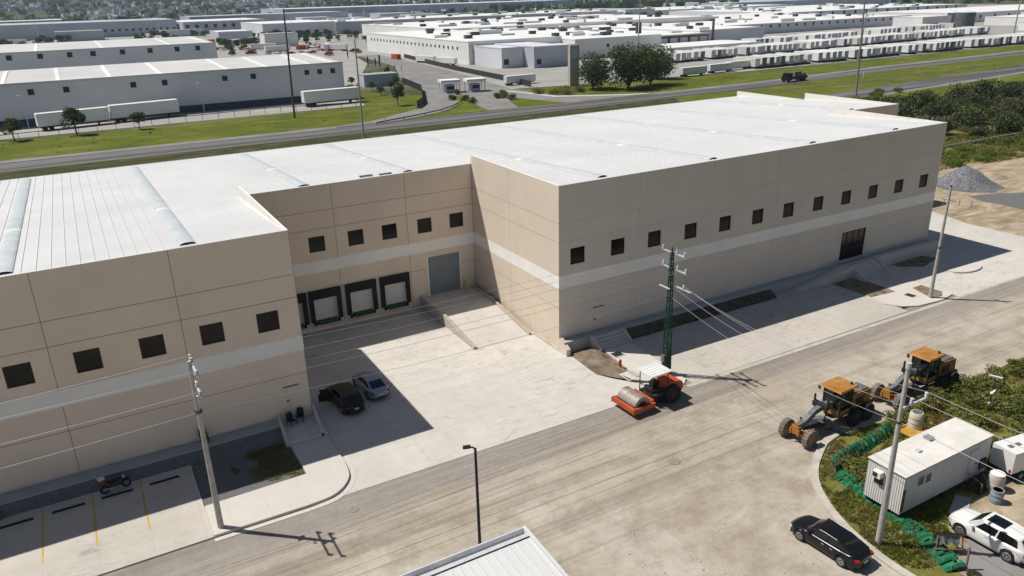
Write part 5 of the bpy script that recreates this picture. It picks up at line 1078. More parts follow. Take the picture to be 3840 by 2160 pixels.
for _ in range(2600):     # grass of the west bed
    x = gd.uniform(-30.4, -26.1); y = gd.uniform(-7.4, -1.4)
    if mn.noise(Vector((x / 1.6, y / 1.6, 2))) < -.2 + .3 * (x < -29.4): continue
    tuft(gr, x, y, GZ + .02, gd.uniform(.1, .22), 6)
for _ in range(60): tuft(gr, gd.uniform(-45.6, -44.5), gd.uniform(-1.9, -1.3), GZ + .02, .6, 9)
for _ in range(500):
    x = gd.uniform(7.1, 26.5); f = gd.random()
    if mn.noise(Vector((x / 2, f, 2))) > .05: tuft(gr, x, -.95 - f * .75, -.58 - f * .66, gd.uniform(.1, .25), 5)
struct('field_grass', sheet([(71.5, 31), (104, 31), (108, 24), (175, 18), (320, 24), (320, 62), (170, 50), (110, 46), (71.5, 44)], GZ - .05), M['island'])
for _ in range(9000):
    x = gd.uniform(96, 190); y = gd.uniform(21, 42)
    if y < 24 - (x - 108) * .09 or mn.noise(Vector((x / 6, y / 3, 0))) < -.15: continue
    tuft(gr, x, y, GZ - .04, gd.uniform(.3, .9), 6, .07)
struct('grass', gr, [M['grass_leaf'], M['grass_dry']], kind='stuff')
lt = MB(); ld = random.Random(3)      # stones and clods on the earth street
for _ in range(900):
    x = ld.uniform(-32, 45); y = ld.uniform(-52, -13); s = .02 + .07 * ld.random() ** 5
    if inpoly(x, y, ISL): continue
    lt.ball((x, y, GZ + s * .2), s, 5, 3, (1.3, 1, .6))
for _ in range(500):
    x = ld.gauss(-12, 4.5); y = ld.gauss(-30, 3); s = .02 + .06 * ld.random() ** 4
    lt.ball((x, y, GZ + s * .2), s, 5, 3, (1.3, 1, .6))
struct('loose_stones', lt, M['pole_conc'], kind='stuff')

# ================================================================ industrial park
def block(label, x0, x1, y0, y1, z, wall='far_wall', roof='far_roof', z0=-1.7, wins=(), wz=0, ws=1.7, slope=0, strips=(), dado=0, cat='warehouse', wwins=(), wwz=0, units=(), group=None, par=.25):
    t = thing('warehouse', label, cat, ((x0 + x1) / 2, y0, z0), 0, group); X = lambda x: x - (x0 + x1) / 2; Y = lambda y: y - y0; Z = lambda q: q - z0
    w = MB(); zr = z + slope * (y1 - y0)
    w.quad((X(x0), 0, 0), (X(x1), 0, 0), (X(x1), 0, Z(z)), (X(x0), 0, Z(z))); w.quad((X(x0), Y(y1), 0), (X(x0), 0, 0), (X(x0), 0, Z(z)), (X(x0), Y(y1), Z(zr))); w.quad((X(x1), 0, 0), (X(x1), Y(y1), 0), (X(x1), Y(y1), Z(zr)), (X(x1), 0, Z(z))); w.quad((X(x1), Y(y1), 0), (X(x0), Y(y1), 0), (X(x0), Y(y1), Z(zr)), (X(x1), Y(y1), Z(zr)))
    part('wall', w, M[wall], t)
    r = MB().quad((X(x0), 0, Z(z) - .02), (X(x1), 0, Z(z) - .02), (X(x1), Y(y1), Z(zr) - .02), (X(x0), Y(y1), Z(zr) - .02)); r.box(X(x0) - .1, X(x1) + .1, -.12, -.0, Z(z) - .35, Z(z) + par); r.box(X(x0) - .12, X(x0) + .3, 0, Y(y1), Z(z) - .2, Z(z) + par) if not slope else None
    ro__ = part('roof', r, M[roof], t)
    for sx in strips: part('skylight', MB().add([(X(sx) - .55, .5, Z(z) + .12), (X(sx) + .55, .5, Z(z) + .12), (X(sx) + .55, Y(y1) - 3, Z(zr) + .12), (X(sx) - .55, Y(y1) - 3, Z(zr) + .12), (X(sx) - .55, .5, Z(z) - .05), (X(sx) + .55, .5, Z(z) - .05), (X(sx) + .55, Y(y1) - 3, Z(zr) - .05), (X(sx) - .55, Y(y1) - 3, Z(zr) - .05)], [(0, 1, 2, 3), (0, 4, 5, 1), (1, 5, 6, 2), (0, 3, 7, 4)]), M['far_roof_white'], ro__)
    for wx in wins: part('window', MB().box(X(wx) - ws / 2, X(wx) + ws / 2, -.14, -.003, Z(wz) - ws / 2, Z(wz) + ws / 2), M['far_dark'], t)
    for wy in wwins: part('window', MB().box(X(x0) - .14, X(x0) - .003, Y(wy) - ws / 2, Y(wy) + ws / 2, Z(wwz) - ws / 2, Z(wwz) + ws / 2), M['far_dark'], t)
    if dado: part('dado', MB().box(X(x0), X(x1), -.08, -.002, 0, Z(dado)), M['far_base'], t)
    for ux, uy in units:
        zz = Z(z + slope * (uy - y0)); s = 1 + .5 * ((ux * 7 + uy) % 1); uo = part('roof_unit', MB().box(X(ux) - 1.7 * s, X(ux) + 1.7 * s, Y(uy) - 1.1, Y(uy) + 1.1, zz, zz + 1.7), M['ac'], ro__)
    if x1 - x0 > 40 and units:
        for k in range(int((x1 - x0) * (y1 - y0) / 1500)):
            mx_, my_ = ur.uniform(x0 + 8, x1 - 8), ur.uniform(y0 + 6, y1 - 8); a_, b_ = ur.choice(((7, 1.2), (1.0, 9), (4, 3))); part('roof_monitor', MB().box(max(X(x0), X(mx_) - a_), min(X(x1), X(mx_) + a_), Y(my_) - b_ / 2, Y(my_) + b_ / 2, Z(z) + .0, Z(z) + ur.uniform(.8, 2.2)), M[ur.choice(('far_white', 'far_roof', 'far_wall'))], ro__)
    return t
ur = random.Random(21)
def fr(a, b, n): return [a + (b - a) * i / (n - 1) for i in range(n)]
ur = random.Random(21)
def units(x0, x1, y0, y1, n): return [(ur.uniform(x0 + 4, x1 - 4), ur.uniform(y0 + 4, y1 - 4)) for _ in range(n)]
block('nearest long white warehouse with pale roof strips and a dark blue dado, behind the highway', -90, 45.5, 199.5, 240, 10.0, wins=(-60, -43.2, -34.6, -17.4, -8.9, 8.2, 16.7, 33.5, 37.7, 42), wz=7.6, ws=1.5, slope=.025, strips=(-49.5, -36, -23, -9.5, 9.5, 21.5, 35, 42.5), dado=.5)
block('second pale warehouse with evenly spaced dark windows, behind the nearest white one', -110, 29, 330, 395, 11.9, wins=(-51.9, -40.8, -30, -21.2, -9.8, 1.2, 12.3, 21), wz=10.0, ws=2.0, slope=.012, strips=(-42, -17, 10, 26), wall='far_wall')
block('far grey warehouse with two rows of tiny dark windows at the upper left', -160, 78, 829, 930, 12.6, wall='far_grey', roof='far_grey', wins=fr(6, 75, 12), wz=4.5, ws=2.2)
block('long far building with a white roof edge and paired dark openings', 80, 160, 800, 900, 10.3, wall='far_grey', roof='far_roof_white', wins=fr(84, 154, 9), wz=6, ws=3.2)
block('pale mid distance warehouse with loading bays left of the long grey one', 119, 181, 634, 720, 10.2, wins=fr(125, 172, 7), wz=2.2, ws=4, roof='far_roof_white')
block('very long grey blue warehouse with rooftop vents behind a row of dark trees', 188, 500, 655, 740, 8.9, wall='far_grey', roof='far_roof_white', units=[(x, 690) for x in fr(260, 490, 9)])
block('grey blue end block closing the very long warehouse', 500.5, 540, 640, 738, 9.6, wall='far_wall', roof='far_grey')
block('distant wide grey blue warehouse near the top of the picture', 260, 760, 1120, 1260, 15, wall='far_grey', roof='far_wall')
block('distant pale warehouse at the top centre left', 110, 300, 960, 1040, 12, wall='far_grey', roof='far_grey')
block('distant pale hall at the top left edge', -190, -20, 1010, 1080, 13, wall='far_wall', roof='far_roof_white')
block('big white factory hall with a dotted row of small dark windows facing the road', 134, 186, 284, 424, 8.7, wall='far_white', roof='far_roof_white', wwins=fr(296, 415, 24), wwz=5.4, ws=1.3, units=units(140, 184, 300, 420, 7))
block('grey entrance annex at the near corner of the white factory', 136.2, 147.4, 256, 283.9, 6.9, wall='far_wall', roof='far_wall', wins=(138.5,), wz=1.0, ws=2.4)
block('pale grey annex with a large blank front beside the entrance annex', 147.5, 166, 247, 283.9, 7.3, wall='far_grey', roof='far_wall', wins=(150,), wz=1, ws=2.2)
block('white gatehouse block right of the grey annex', 167, 184, 268, 284, 5.7, wall='far_white', roof='far_white', wins=(176,), wz=.5, ws=3)
block('white middle factory hall with roof units', 186.1, 240, 272, 424, 7.6, wall='far_white', roof='far_roof_white', units=units(188, 238, 285, 420, 12), wins=(206,), wz=4, ws=1.5)
rb_ = block('weathered grey brown factory hall with dark stained bays and stacks', 240.1, 292, 292, 424, 5.6, wall='weathered', roof='far_roof_white', units=units(244, 290, 305, 420, 10))
fm_ = MB()
for x in fr(-22, 22, 7): fm_.box(x - 2.6, x + 2.6, -.2, -.003, .6, 5.6)
part('cladding_panel', fm_, M['far_grey'], rb_)
for x in (-29, -26.8, 26): part('stack', MB().cyl((x + 2, -1, 0), (x + 2, -1, 15), .75, .75, 10), M['ac'], rb_)
block('white factory hall with a grey front right of the weathered hall', 292.2, 345, 300, 424, 6.5, wall='far_wall', roof='far_roof_white', units=units(296, 343, 310, 420, 8))
block('low long white factory wing with a line of dark windows behind the trailer rows', 345.2, 560, 350, 520, 5.2, wall='far_wall', roof='far_roof_white', wins=fr(352, 552, 24), wz=3.4, ws=1.8, units=units(350, 555, 360, 515, 16))
block('broad white factory roof field in the middle of the park', 186.1, 420, 424.2, 580, 8.6, wall='far_white', roof='far_roof_white', units=units(190, 415, 430, 575, 20))
block('wide white factory hall with a dark windowed wall at the upper right', 560.2, 830, 470, 640, 6.2, wall='far_wall', roof='far_roof_white', wins=fr(600, 810, 14), wz=4.2, ws=3, units=units(565, 825, 480, 635, 14))
block('far white hall at the right edge of the park', 421, 760, 645, 760, 7.5, wall='far_wall', roof='far_roof_white', units=units(425, 755, 650, 755, 12))
block('grey roofed far hall at the upper right corner', 770, 1100, 760, 900, 9, wall='far_grey', roof='far_grey')
block('small white service building beside the water tanks', 518, 552, 312, 336, 5.6, wall='far_white', roof='far_white', wins=(524, 530, 536), wz=-.2, ws=1.8)
block('low white shed right of the water tanks', 575, 640, 262, 300, 4.2, wall='far_white', roof='far_roof_white', wins=(590, 610), wz=1, ws=2.4)
block('low white shed at the foot of the weathered hall', 232, 300, 258, 288, 1.6, wall='far_white', roof='far_white')
for (x, y, r, h, l_) in ((533, 290, 6.6, 10.6, 'wide dark grey cylindrical water tank behind the trailer rows'), (561, 316, 4.2, 9.2, 'narrower dark grey water tank left of the wide one')):
    t = thing('water_tank', l_, 'tank', (x, y, -1.7)); part('shell', MB().cyl((0, 0, 0), (0, 0, h), r, r, 28), M['tank_grey'], t, smooth=40); part('roof', MB().lathe([(r + .1, h), (r * .5, h + .9), (.2, h + 1.3)], n=28), M['far_wall'], t)
block('white hall with grey front right of the water tanks, touching the picture edge', 600, 900, 330, 420, 5.5, wall='far_white', roof='far_roof_white', wins=fr(620, 760, 8), wz=2.5, ws=2.5)
block('long white shed at the right picture edge behind the last trailers', 655, 860, 285, 318, 4.6, wall='far_white', roof='far_white')
block('pale hall beyond the right end of the trailer rows', 520, 640, 215, 245, 3.6, wall='far_white', roof='far_roof_white')
shd = random.Random(41); SP = []
for _ in range(400):
    x, y = shd.uniform(-200, 560), shd.uniform(440, 1120)
    if (-120 < x < 40 and y < 470) or (110 < x < 545 and 560 < y < 770) or (125 < x < 430 and y < 590) or (-170 < x < 190 and 770 < y < 1090) or (400 < x and y < 770) or (250 < x < 770 and 1100 < y < 1270) or any(abs(x - a) < 55 and abs(y - b_) < 45 for a, b_ in SP): continue
    SP.append((x, y)); w_, d_, h_ = shd.uniform(10, 26), shd.uniform(14, 40), shd.uniform(4, 9)
    block('pale shed in the far part of the industrial park', x - w_, x + w_, y, y + d_, h_, wall=shd.choice(('far_wall', 'far_white', 'far_grey')), roof=shd.choice(('far_roof', 'far_roof_white')), group='pale far sheds of the industrial park')
    if len(SP) > 26: break
# sign slab, guard booths, walls
sg = thing('sign_slab', 'tall beige concrete sign slab beside the dark roadside trees', 'sign', (122.3, 178.8, -1.7)); part('slab', MB().box(-1.9, 1.9, -.7, .7, 0, 14), M['kerb'], sg); part('sign_panel', MB().box(-1.2, 1.0, -.76, -.70, 9.6, 12.8), M['far_wall'], sg); part('base', MB().box(-2.3, 2.3, -1.0, 1.0, 0, .5), M['plinth'], sg)
for (x, y, l_) in ((79.6, 191.2, 'left white guard booth with a flat canopy in the road median'), (87.9, 188.4, 'right white guard booth with a flat canopy in the road median')):
    t = thing('guard_booth', l_, 'booth', (x, y, -1.55), R(-10)); part('cabin', MB().box(-1.6, 1.6, -1.4, 1.4, 0, 2.7), M['far_grey'], t); part('canopy', MB().box(-3.4, 3.4, -2.4, 2.4, 3.4, 4.3), M['far_roof_white'], t); part('window', MB().box(-1.2, 1.2, -1.45, -1.402, 1.1, 2.2), M['far_dark'], t)
    for a, b_ in ((-3, -2), (3, -2), (-3, 2), (3, 2)): part('column', MB().box(a - .15, a + .15, b_ - .15, b_ + .15, 0, 3.4), M['far_white'], t)
t = thing('boundary_wall', 'dark low block building wall left of the access road', 'wall', (68.5, 227.5, -1.6)); part('wall', MB().box(-6.6, 6.8, -.3, 6, 0, 4.2), M['far_grey'], t); part('coping', MB().box(-6.7, 6.9, -.4, 6.1, 4.2, 4.4), M['plinth'], t)
def fence(pts, h, step, name, label, m1, m2, thick=.05, mesh=True):
    t = thing(name, label, 'fence', (pts[0][0], pts[0][1], -1.6)); ox, oy = pts[0]; me_ = MB()
    for (ax, ay), (bx, by) in zip(pts[:-1], pts[1:]):
        d = Vector((bx - ax, by - ay)); n = max(1, int(d.length / step))
        for i in range(n): part('post', MB().box(ax + d.x * i / n - ox - thick, ax + d.x * i / n - ox + thick, ay + d.y * i / n - oy - thick, ay + d.y * i / n - oy + thick, 0, h), M[m2], t)
        if mesh: me_.quad((ax - ox, ay - oy, .1), (bx - ox, by - oy, .1), (bx - ox, by - oy, h * .95), (ax - ox, ay - oy, h * .95)); me_.quad((ax - ox, ay - oy + .04, .1), (ax - ox, ay - oy + .04, h * .95), (bx - ox, by - oy + .04, h * .95), (bx - ox, by - oy + .04, .1))
        else: me_.box(min(ax, bx) - ox, max(ax, bx) - ox, ay - oy - .02, ay - oy + .02, h * .9, h * .93) if abs(ay - by) < 3 and ay == by else me_.cyl((ax - ox, ay - oy, h * .9), (bx - ox, by - oy, h * .9), .10, .10, 5)
    part('panel' if mesh else 'rail', me_, M[m1], t); return t
fence([(-90, 175.2), (-52, 175.6), (-25, 178.8), (15, 181.5), (45.6, 176)], 1.7, 4.2, 'wire_fence', 'thin post and wire fence between the grass verge and the parked trailers', 'far_dark', 'mach_grey', .06, False)
fence([(54.9, 161.5), (60.4, 169.4), (66, 183), (73.4, 201), (78.3, 231)], 2.4, 5, 'mesh_fence', 'dark mesh fence curving along the access road', 'mach_dark', 'mach_dark')
fence([(109, 186), (112.5, 215), (116.5, 263), (121, 300), (128, 350)], 2.2, 8, 'mesh_fence', 'dark fence along the right side of the access road towards the factory', 'mach_dark', 'mach_dark')
gl_ = thing('guard_rail', 'dark guard rail along the curve joining the highway', 'guard rail', (34.2, 139.9, -1.6)); gp_ = [(0, 0), (9, 3.6), (17, 7.4), (23.6, 10.8), (30, 16.5), (36.6, 24.2)]
for i, (a, b_) in enumerate(zip(gp_[:-1], gp_[1:])):
    part('beam', MB().cyl((a[0], a[1], .65), (b_[0], b_[1], .65), .16, .16, 6), M['mach_dark'], gl_); part('post', MB().box(a[0] - .09, a[0] + .09, a[1] - .09, a[1] + .09, 0, .6), M['mach_grey'], gl_)
fence([(112, 34.7), (140, 34.2), (200, 36)], 1.5, 9, 'wire_fence', 'pale rope like fence line in front of the thicket', 'light_metal', 'wood', .06, False)
# trailers
def trailer_proto(name, L, w, h, m, label, group, detail=True):
    t = thing(name, label, 'trailer', (0, 0, -500), 0, group); part('box', MB().box(-L / 2, L / 2, -w / 2, w / 2, 1.1, h), M[m], t)
    part('roof', MB().box(-L / 2 + .02, L / 2 - .02, -w / 2 + .02, w / 2 - .02, h, h + .06), M['white_paint'], t)
    part('chassis', MB().box(-L / 2 + .4, L / 2 - .5, -w / 2 + .5, w / 2 - .5, .7, 1.1), M['mach_dark'], t)
    for x in (-L / 2 + 1.4, -L / 2 + 2.8):
        for y in (-w / 2 + .3, w / 2 - .3): part('wheel', MB().cyl((x, y - .25, .5), (x, y + .25, .5), .5, .5, 12), M['tyre'], t)
    part('landing_leg', MB().box(L / 2 - 2.6, L / 2 - 2.4, -.9, .9, 0, 1.1), M['mach_dark'], t); part('rear_door', MB().box(-L / 2 - .05, -L / 2 - .003, -w / 2 + .1, w / 2 - .1, 1.2, h - .1), M['far_wall'], t); return t
TR = trailer_proto('semi_trailer', 16, 2.6, 4.1, 'far_white', 'white semi trailer', None)
for x, y, a, l_, s in ((-34.5, 190.0, R(9), 'long white trailer parked behind the dark spreading tree', 1.1), (-16.2, 193.5, R(8), 'long white trailer with bright roof at the middle of the near warehouse wall', 1.15), (37.3, 188.6, R(3), 'cream white trailer parked at the right end of the near warehouse', 1.13)): place(TR, ST, (x, y, -1.6), a, l_, None, s)
for x, y, a, l_ in ((110.5, 196.3, R(4), 'white trailer parked beside the factory fence, left of the beige sign slab'), (175.5, 175.9, R(3), 'white trailer with its long side to the highway, right of the dark trees'), (191.8, 178.5, R(3), 'second long side trailer right of the dark trees'), (204.5, 182, R(3), 'third long side trailer right of the dark trees'), (123.2, 310, R(-72), 'white trailer standing by the factory wall, nearer the orange clutter'), (126, 292, R(-72), 'white trailer standing by the factory wall, nearer the grey annex')): place(TR, ST, (x, y, -1.6), a, l_, None, .8)
RT = MB(); RT.box(-1.3, 1.3, 0, 13.5, .9, 4.2); rt0 = solo('parked_trailer', RT, M['far_white'], 'white trailer in the front row of the trailer yard', 'trailer', (0, 0, -500))
dk_ = MB().box(-1.18, 1.18, -.06, -.003, 1.0, 4.05); dd_ = part('rear_door', dk_, M['far_grey'], rt0); ch_ = part('chassis', MB().box(-1.1, 1.1, .4, 13.2, .05, .9), M['mach_dark'], rt0)
RTS = [rt0]
for k_, mm_ in enumerate(('far_cream', 'far_pale')):
    o_ = solo(('cream_trailer', 'dusty_trailer')[k_], MB().box(-1.3, 1.3, 0, 12.2 - k_, .9, 4.0 + .25 * k_), M[mm_], 'trailer', 'trailer', (0, 0, -500)); part('rear_door', MB().box(-1.18, 1.18, -.06, -.003, 1.0, 3.85 + .25 * k_), M[('far_white', 'mach_grey')[k_]], o_); part('chassis', MB().box(-1.1, 1.1, .4, 11, .05, .9), M['mach_dark'], o_); RTS.append(o_)
def row(y, x0, x1, pitch, label, group, skip, slope=0):
    x = x0; i = 0
    while x < x1:
        if ur.random() > skip:
            q_ = ur.choice((0, 0, 0, 0, 1, 2)); o = place(RTS[q_], ST, (x, y + slope * (x - x0) + ur.uniform(-.9, .9), -1.6), R(ur.uniform(-1.6, 1.6)), label.replace('white trailer', ('white trailer', 'cream trailer', 'dusty grey trailer')[q_]), group)
        x += pitch * ur.choice((1, 1, 1, 1.0, 1.15)); i += 1
row(178.2, 212, 468, 3.75, 'white trailer parked side by side in the front row along the grass', 'front row of parked trailers', .12)
row(221, 196, 474, 3.75, 'white trailer parked side by side in the second row of the yard', 'second row of parked trailers', .14, .06)
row(262, 300, 512, 3.9, 'white trailer parked side by side in the back row of the yard', 'back row of parked trailers', .25, .09)
# trucks and clutter near the upper left
tk_ = thing('tow_truck', 'dark blue truck driving on the far carriageway of the highway', 'truck', (188, 138, -1.55), R(2))
part('cab', MB().extrude_y([(-5.4, .6), (-5.4, 1.9), (-4.8, 2.0), (-4.2, 3.1), (-2.6, 3.1), (-2.6, .6)], -1.25, 1.25), M['car_black'], tk_); part('windscreen', MB().box(-4.95, -4.3, -1.1, 1.1, 2.1, 2.9), M['car_glass'], tk_); part('bed', MB().box(-2.5, 5.4, -1.2, 1.2, .9, 1.7), M['mach_dark'], tk_)
part('load', MB().obb((.6, 0, 2.5), (4.2, 2.1, 1.5), taper=.8).obb((3.8, 0, 2.2), (1.8, 1.8, 1.0)), M['mach_grey'], tk_)
for x in (-4.2, 2.6, 4.0):
    for y in (-1.05, 1.05): part('wheel', MB().cyl((x, y - .2, .5), (x, y + .2, .5), .5, .5, 14), M['tyre'], tk_)
vh = MB(); vh.box(-2.2, 2.2, -.9, .9, .35, 1.0); vh.box(-1.4, 1.2, -.8, .8, 1.0, 1.5); cv = solo('parked_car', vh, M['car_white'], 'small parked car', 'car', (0, 0, -500)); part('glass', MB().box(-1.42, 1.22, -.81, .81, 1.05, 1.4), M['car_glass'], cv); CV = [cv]
for nm_, mm_ in (('parked_sedan', 'car_black'), ('parked_pickup', 'red_paint')): c2 = solo(nm_, vh, M[mm_], 'small parked car', 'car', (0, 0, -500)); part('glass', MB().box(-1.42, 1.22, -.81, .81, 1.05, 1.4), M['car_glass'], c2); CV.append(c2)
for k_, (x, y) in enumerate([(88 + ur.uniform(-30, 40), 400 + ur.uniform(-10, 120)) for _ in range(34)] + [(ur.uniform(-70, 60), ur.uniform(470, 620)) for _ in range(26)]): place(CV[k_ % 3], ST, (x, y, -1.6), ur.uniform(0, 3), ('small distant white car among the far warehouses', 'small distant black car among the far warehouses', 'small distant red car among the far warehouses')[k_ % 3], 'distant parked cars', ur.choice((1, 1.2, 1.5)))
for k_, (x, y) in enumerate([(ur.uniform(-80, 60), ur.uniform(560, 780)) for _ in range(10)] + [(ur.uniform(60, 120), ur.uniform(430, 600)) for _ in range(9)]): place(TR, ST, (x, y, -1.6), ur.uniform(0, 3), 'white trailer standing among the far warehouses at upper left', 'distant standing trailers')
og = MB().box(-3, 3, -1.2, 1.2, 0, 2.6); oc = solo('container', og, M['orange'], 'orange red container in the far yard left of the white factory', 'container', (105, 470, -1.6), .2, 'orange red containers of the far yard'); part('door', MB().box(-3.05, -3.003, -1.1, 1.1, .1, 2.5), M['red_paint'], oc)
for x, y in ((112, 455), (75, 620), (121, 344)): dup(oc, (x, y, -1.6), ur.uniform(0, 3))
# poles
def mast(label, loc, h, r=.22, m='pole_conc', arms=(), lean=(0, 0)):
    t = thing('utility_pole', label, 'utility pole', loc); part('shaft', MB().cyl((0, 0, 0), (lean[0], lean[1], h), r, r * .6, 8), M[m], t, smooth=40)
    for z, w in arms: part('crossarm', MB().box(-.08 + lean[0] * z / h, .08 + lean[0] * z / h, -w, w, z - .08, z + .08), M['grey_metal'], t)
    return t
mast('tall dark timber pole rising in front of the near white warehouse', (19.7, 166.7, -1.6), 29, .32, 'bark', ((27.5, 1.2),), (.6, 0))
mast('pale concrete pole with a lamp arm rising behind the warehouse roof', (24.8, 123.8, -1.6), 22.4, .25, 'pole_conc', ((22, 1.6), (17, .6)))
mast('tall pole behind the right end of the warehouse, leaning slightly', (167, 96.7, -1.6), 27, .30, 'bark_pale', ((24, 1.3), (26, 1.3)), (-1.6, 0)); mast('second tall pole in the grass in front of the trailer rows', (270, 175.4, -1.6), 19, .28, 'bark_pale', ((18, 1.4),), (2.2, 0)); mast('slim pole rising out of the largest roadside tree', (140.3, 166, -1.6), 28, .22, 'pole_conc', ((26.5, 1.2),), (.6, 0)); mast('grey lattice mast at the right edge beyond the trailers', (477, 223.6, -1.6), 21, .5, 'grey_metal', ((19, 1.2),))
for x, y, l_ in ((.4, 197, 'pale curved lamp post at the middle of the near warehouse wall'), (-45.6, 197.5, 'pale lamp post at the left part of the near warehouse wall')):
    t = thing('lamp_post', l_, 'street lamp', (x, y, -1.6)); part('pole', MB().cyl((0, 0, 0), (0, 0, 8.6), .16, .1, 8), M['light_metal'], t); part('lamp_head', MB().obb((-.6, -.4, 8.7), (1.3, .5, .2), (0, 0, .6)), M['light_metal'], t)
for k_ in range(14): mast('far pale mast among the distant warehouses', (ur.uniform(-60, 700), ur.uniform(560, 860), -1.6), ur.uniform(14, 24), .3, 'light_metal')['group'] = 'far masts among the warehouses'
for (x, y) in ((300, 108), (210, 127), (230, 91), (258, 97)): 
    t = thing('road_sign_post', 'thin pale marker post in the grass beside the highway', 'post', (x, y, -1.6), 0, 'marker posts beside the highway'); part('shaft', MB().box(-.08, .08, -.08, .08, 0, 2.6), M['light_metal'], t)
# cypress row, round hedge balls, far trees
for x, y, s in ((99, 357, 1.0), (92.5, 308, .9), (92.4, 292, 1.15), (93.3, 300, .85), (93.2, 283, .5), (94.6, 279, .5), (96, 275, .45)): place(Cyp, ST, (x, y, -1.6), x, 'slim dark cypress beside the access road', 'cypresses beside the access road', s)
for x, y in ((74.1, 168.2), (73.4, 161.8), (84.7, 166.6), (86.5, 165.1), (87, 161), (71.5, 172), (90, 172), (79, 184)): place(S_shrub, ST, (x, y, -1.6), x, 'small round clipped hedge ball beside the guard booths', 'hedge balls beside the guard booths', 1.55)
for x, y in ((104, 163), (107, 160), (110, 166), (114, 163), (101, 168)): place(S_low, ST, (x, y, -1.6), x, 'yellow green flower shrub on the grass by the footpath', 'flower shrubs by the footpath', 2.2)
for x, y in ((60, 214), (66, 211), (72, 222), (75, 238), (69, 240), (84, 262), (60, 236)): place(T_mid, ST, (x, y, -1.6), x, 'small bushy tree near the dark wall by the access road', 'small trees near the dark wall', ur.uniform(.6, 1.0))
sdf = random.Random(31)
FL = [(214, 600), (240, 560), (262, 560), (287, 565), (318, 575), (345, 585), (352, 592), (378, 600), (395, 610), (418, 612), (436, 616), (470, 620), (490, 622), (512, 624), (530, 622)]
for x, y in FL: place(F_tree, ST, (x, y, -1.6), x, 'dark round tree in front of the very long warehouse', 'dark trees in front of the very long warehouse', sdf.uniform(.9, 1.35))
for _ in range(60): place(F_tree, ST, (sdf.uniform(60, 205), sdf.uniform(470, 800), -1.6), _, 'dark tree between the distant warehouses', 'trees between the distant warehouses', sdf.uniform(.5, .95))
for _ in range(26): place(F_tree, ST, (sdf.uniform(-110, 60), sdf.uniform(560, 790), -1.6), _, 'dark tree between the second and the far grey warehouse', 'trees behind the second warehouse', sdf.uniform(.6, 1.0))
for _ in range(48): place(F_tree, ST, (sdf.uniform(545, 900), sdf.uniform(780, 1150), -1.6), _, 'dark tree of the wood behind the factory roofs', 'trees of the wood behind the factories', sdf.uniform(1.2, 2.0))
for _ in range(40): place(F_tree, ST, (sdf.uniform(-260, 300), sdf.uniform(1050, 1250), -1.6), _, 'dark tree of the belt in front of the town', 'trees of the belt before the town', sdf.uniform(1.1, 1.9))
# far town and woods: one mass
wd = MB(); td = MB(); wr_ = random.Random(77)
def az_pos(r, a): return -35 + r * math.sin(a), -55 + r * math.cos(a)
for _ in range(9000):
    r = 1180 * (1 + 4.6 * wr_.random() ** 1.3); a = R(wr_.uniform(-8, 72)); x, y = az_pos(r, a)
    if 560 < x < 1120 and y < 920: continue
    z = -1.62 + hill(x, y); s = wr_.uniform(3.5, 7) * (1 + r / 5000)
    if mn.noise(Vector((x / 260, y / 260, 5))) < -.12 and wr_.random() < .7: continue
    c = Vector((x, y, z + s * .5))
    for k_ in range(5):
        a1 = wr_.uniform(0, 6.28); n1 = Vector((math.cos(a1), math.sin(a1), wr_.uniform(.2, 1.2))).normalized(); u = n1.orthogonal().normalized(); v = n1.cross(u); o = Vector((wr_.uniform(-.6, .6), wr_.uniform(-.6, .6), wr_.uniform(-.3, .4))) * s
        wd.mi = wr_.randrange(2); wd.quad(c + o - u * s * .8, c + o - v * s * .6, c + o + u * s * .8, c + o + v * s * .6)
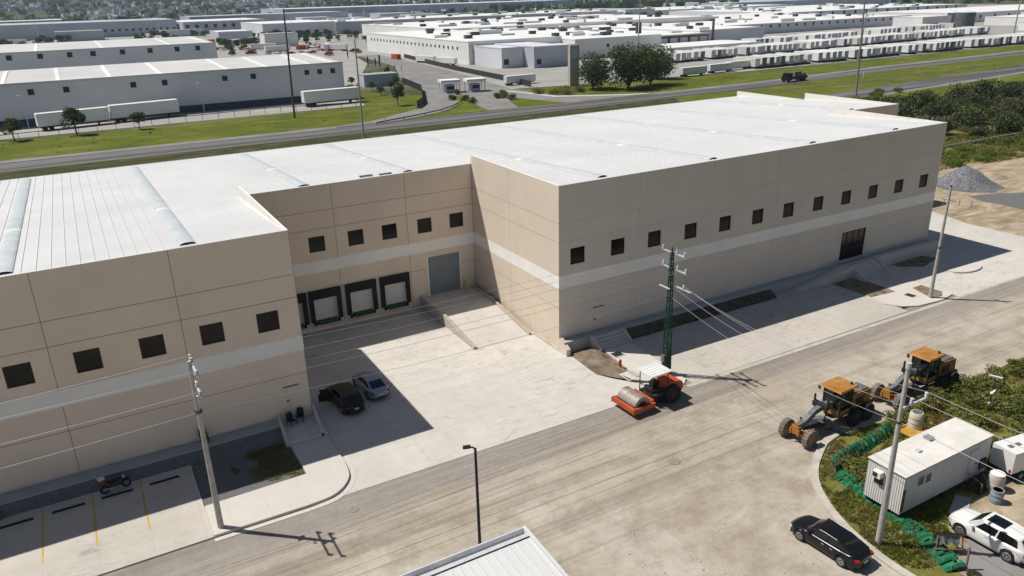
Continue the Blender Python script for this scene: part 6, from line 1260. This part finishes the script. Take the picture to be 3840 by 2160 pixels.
for _ in range(11000):
    r = 1250 * (1 + 4.2 * wr_.random() ** 1.15); a = R(wr_.uniform(-8, 70)); x, y = az_pos(r, a)
    if (560 < x < 1120 and y < 920) or mn.noise(Vector((x / 500, y / 500, 9))) < -.15: continue
    z = -1.62 + hill(x, y); w = wr_.uniform(4, 9) * (3.2 if wr_.random() < .06 else 1); d = wr_.uniform(4, 9); h = wr_.uniform(3, 7); a = wr_.uniform(0, 3.1)
    td.mi = wr_.choice((0, 0, 0, 1, 1, 2)); td.obb((x, y, z + h / 2), (w * 2, d, h + 2), (0, 0, a))
struct('woodland', wd, [M['leaf_dark'], M['leaf_mid']], kind='stuff'); struct('town_houses', td, [M['far_white'], M['far_wall'], M['far_roof']], kind='stuff')
# roadside scrub clumps on the verge (uncountable)
vs_ = MB(); v2 = random.Random(17)
for _ in range(1500):
    x = v2.uniform(-60, 420); y = v2.choice((v2.uniform(109, 130), v2.uniform(146, 176), v2.uniform(84, 96)))
    if (50 < x < 132 and y > 140) or (y < 97 and x < 120): continue
    if mn.noise(Vector((x / 30, y / 12, 6))) < .05: continue
    s = v2.uniform(.15, .4)
    for k_ in range(3):
        a = v2.uniform(0, 6.28); vs_.mi = v2.randrange(2); vs_.add([(x + v2.uniform(-.5, .5), y + v2.uniform(-.5, .5), -1.6), (x + math.cos(a) * s, y + math.sin(a) * s, -1.6 + s * .3), (x + v2.uniform(-.2, .2), y, -1.6 + s)], [(0, 1, 2)])
struct('verge_weeds', vs_, [M['grass_leaf'], M['grass_dry']], kind='stuff')
# ================================================================ air
hzm = bpy.data.materials.new('haze'); hzm.use_nodes = True; ht = hzm.node_tree
for n in list(ht.nodes):
    if n.type == 'BSDF_PRINCIPLED': ht.nodes.remove(n)
pv = ht.nodes.new('ShaderNodeVolumePrincipled'); pv.inputs['Color'].default_value = (.52, .69, .92, 1); pv.inputs['Density'].default_value = HAZE; pv.inputs['Anisotropy'].default_value = .2
ht.links.new(pv.outputs[0], ht.nodes['Material Output'].inputs['Volume'])
hb = MB().box(-3600, 10700, -1000, 10700, -2.8, 420); struct('haze', hb, hzm, kind='stuff')
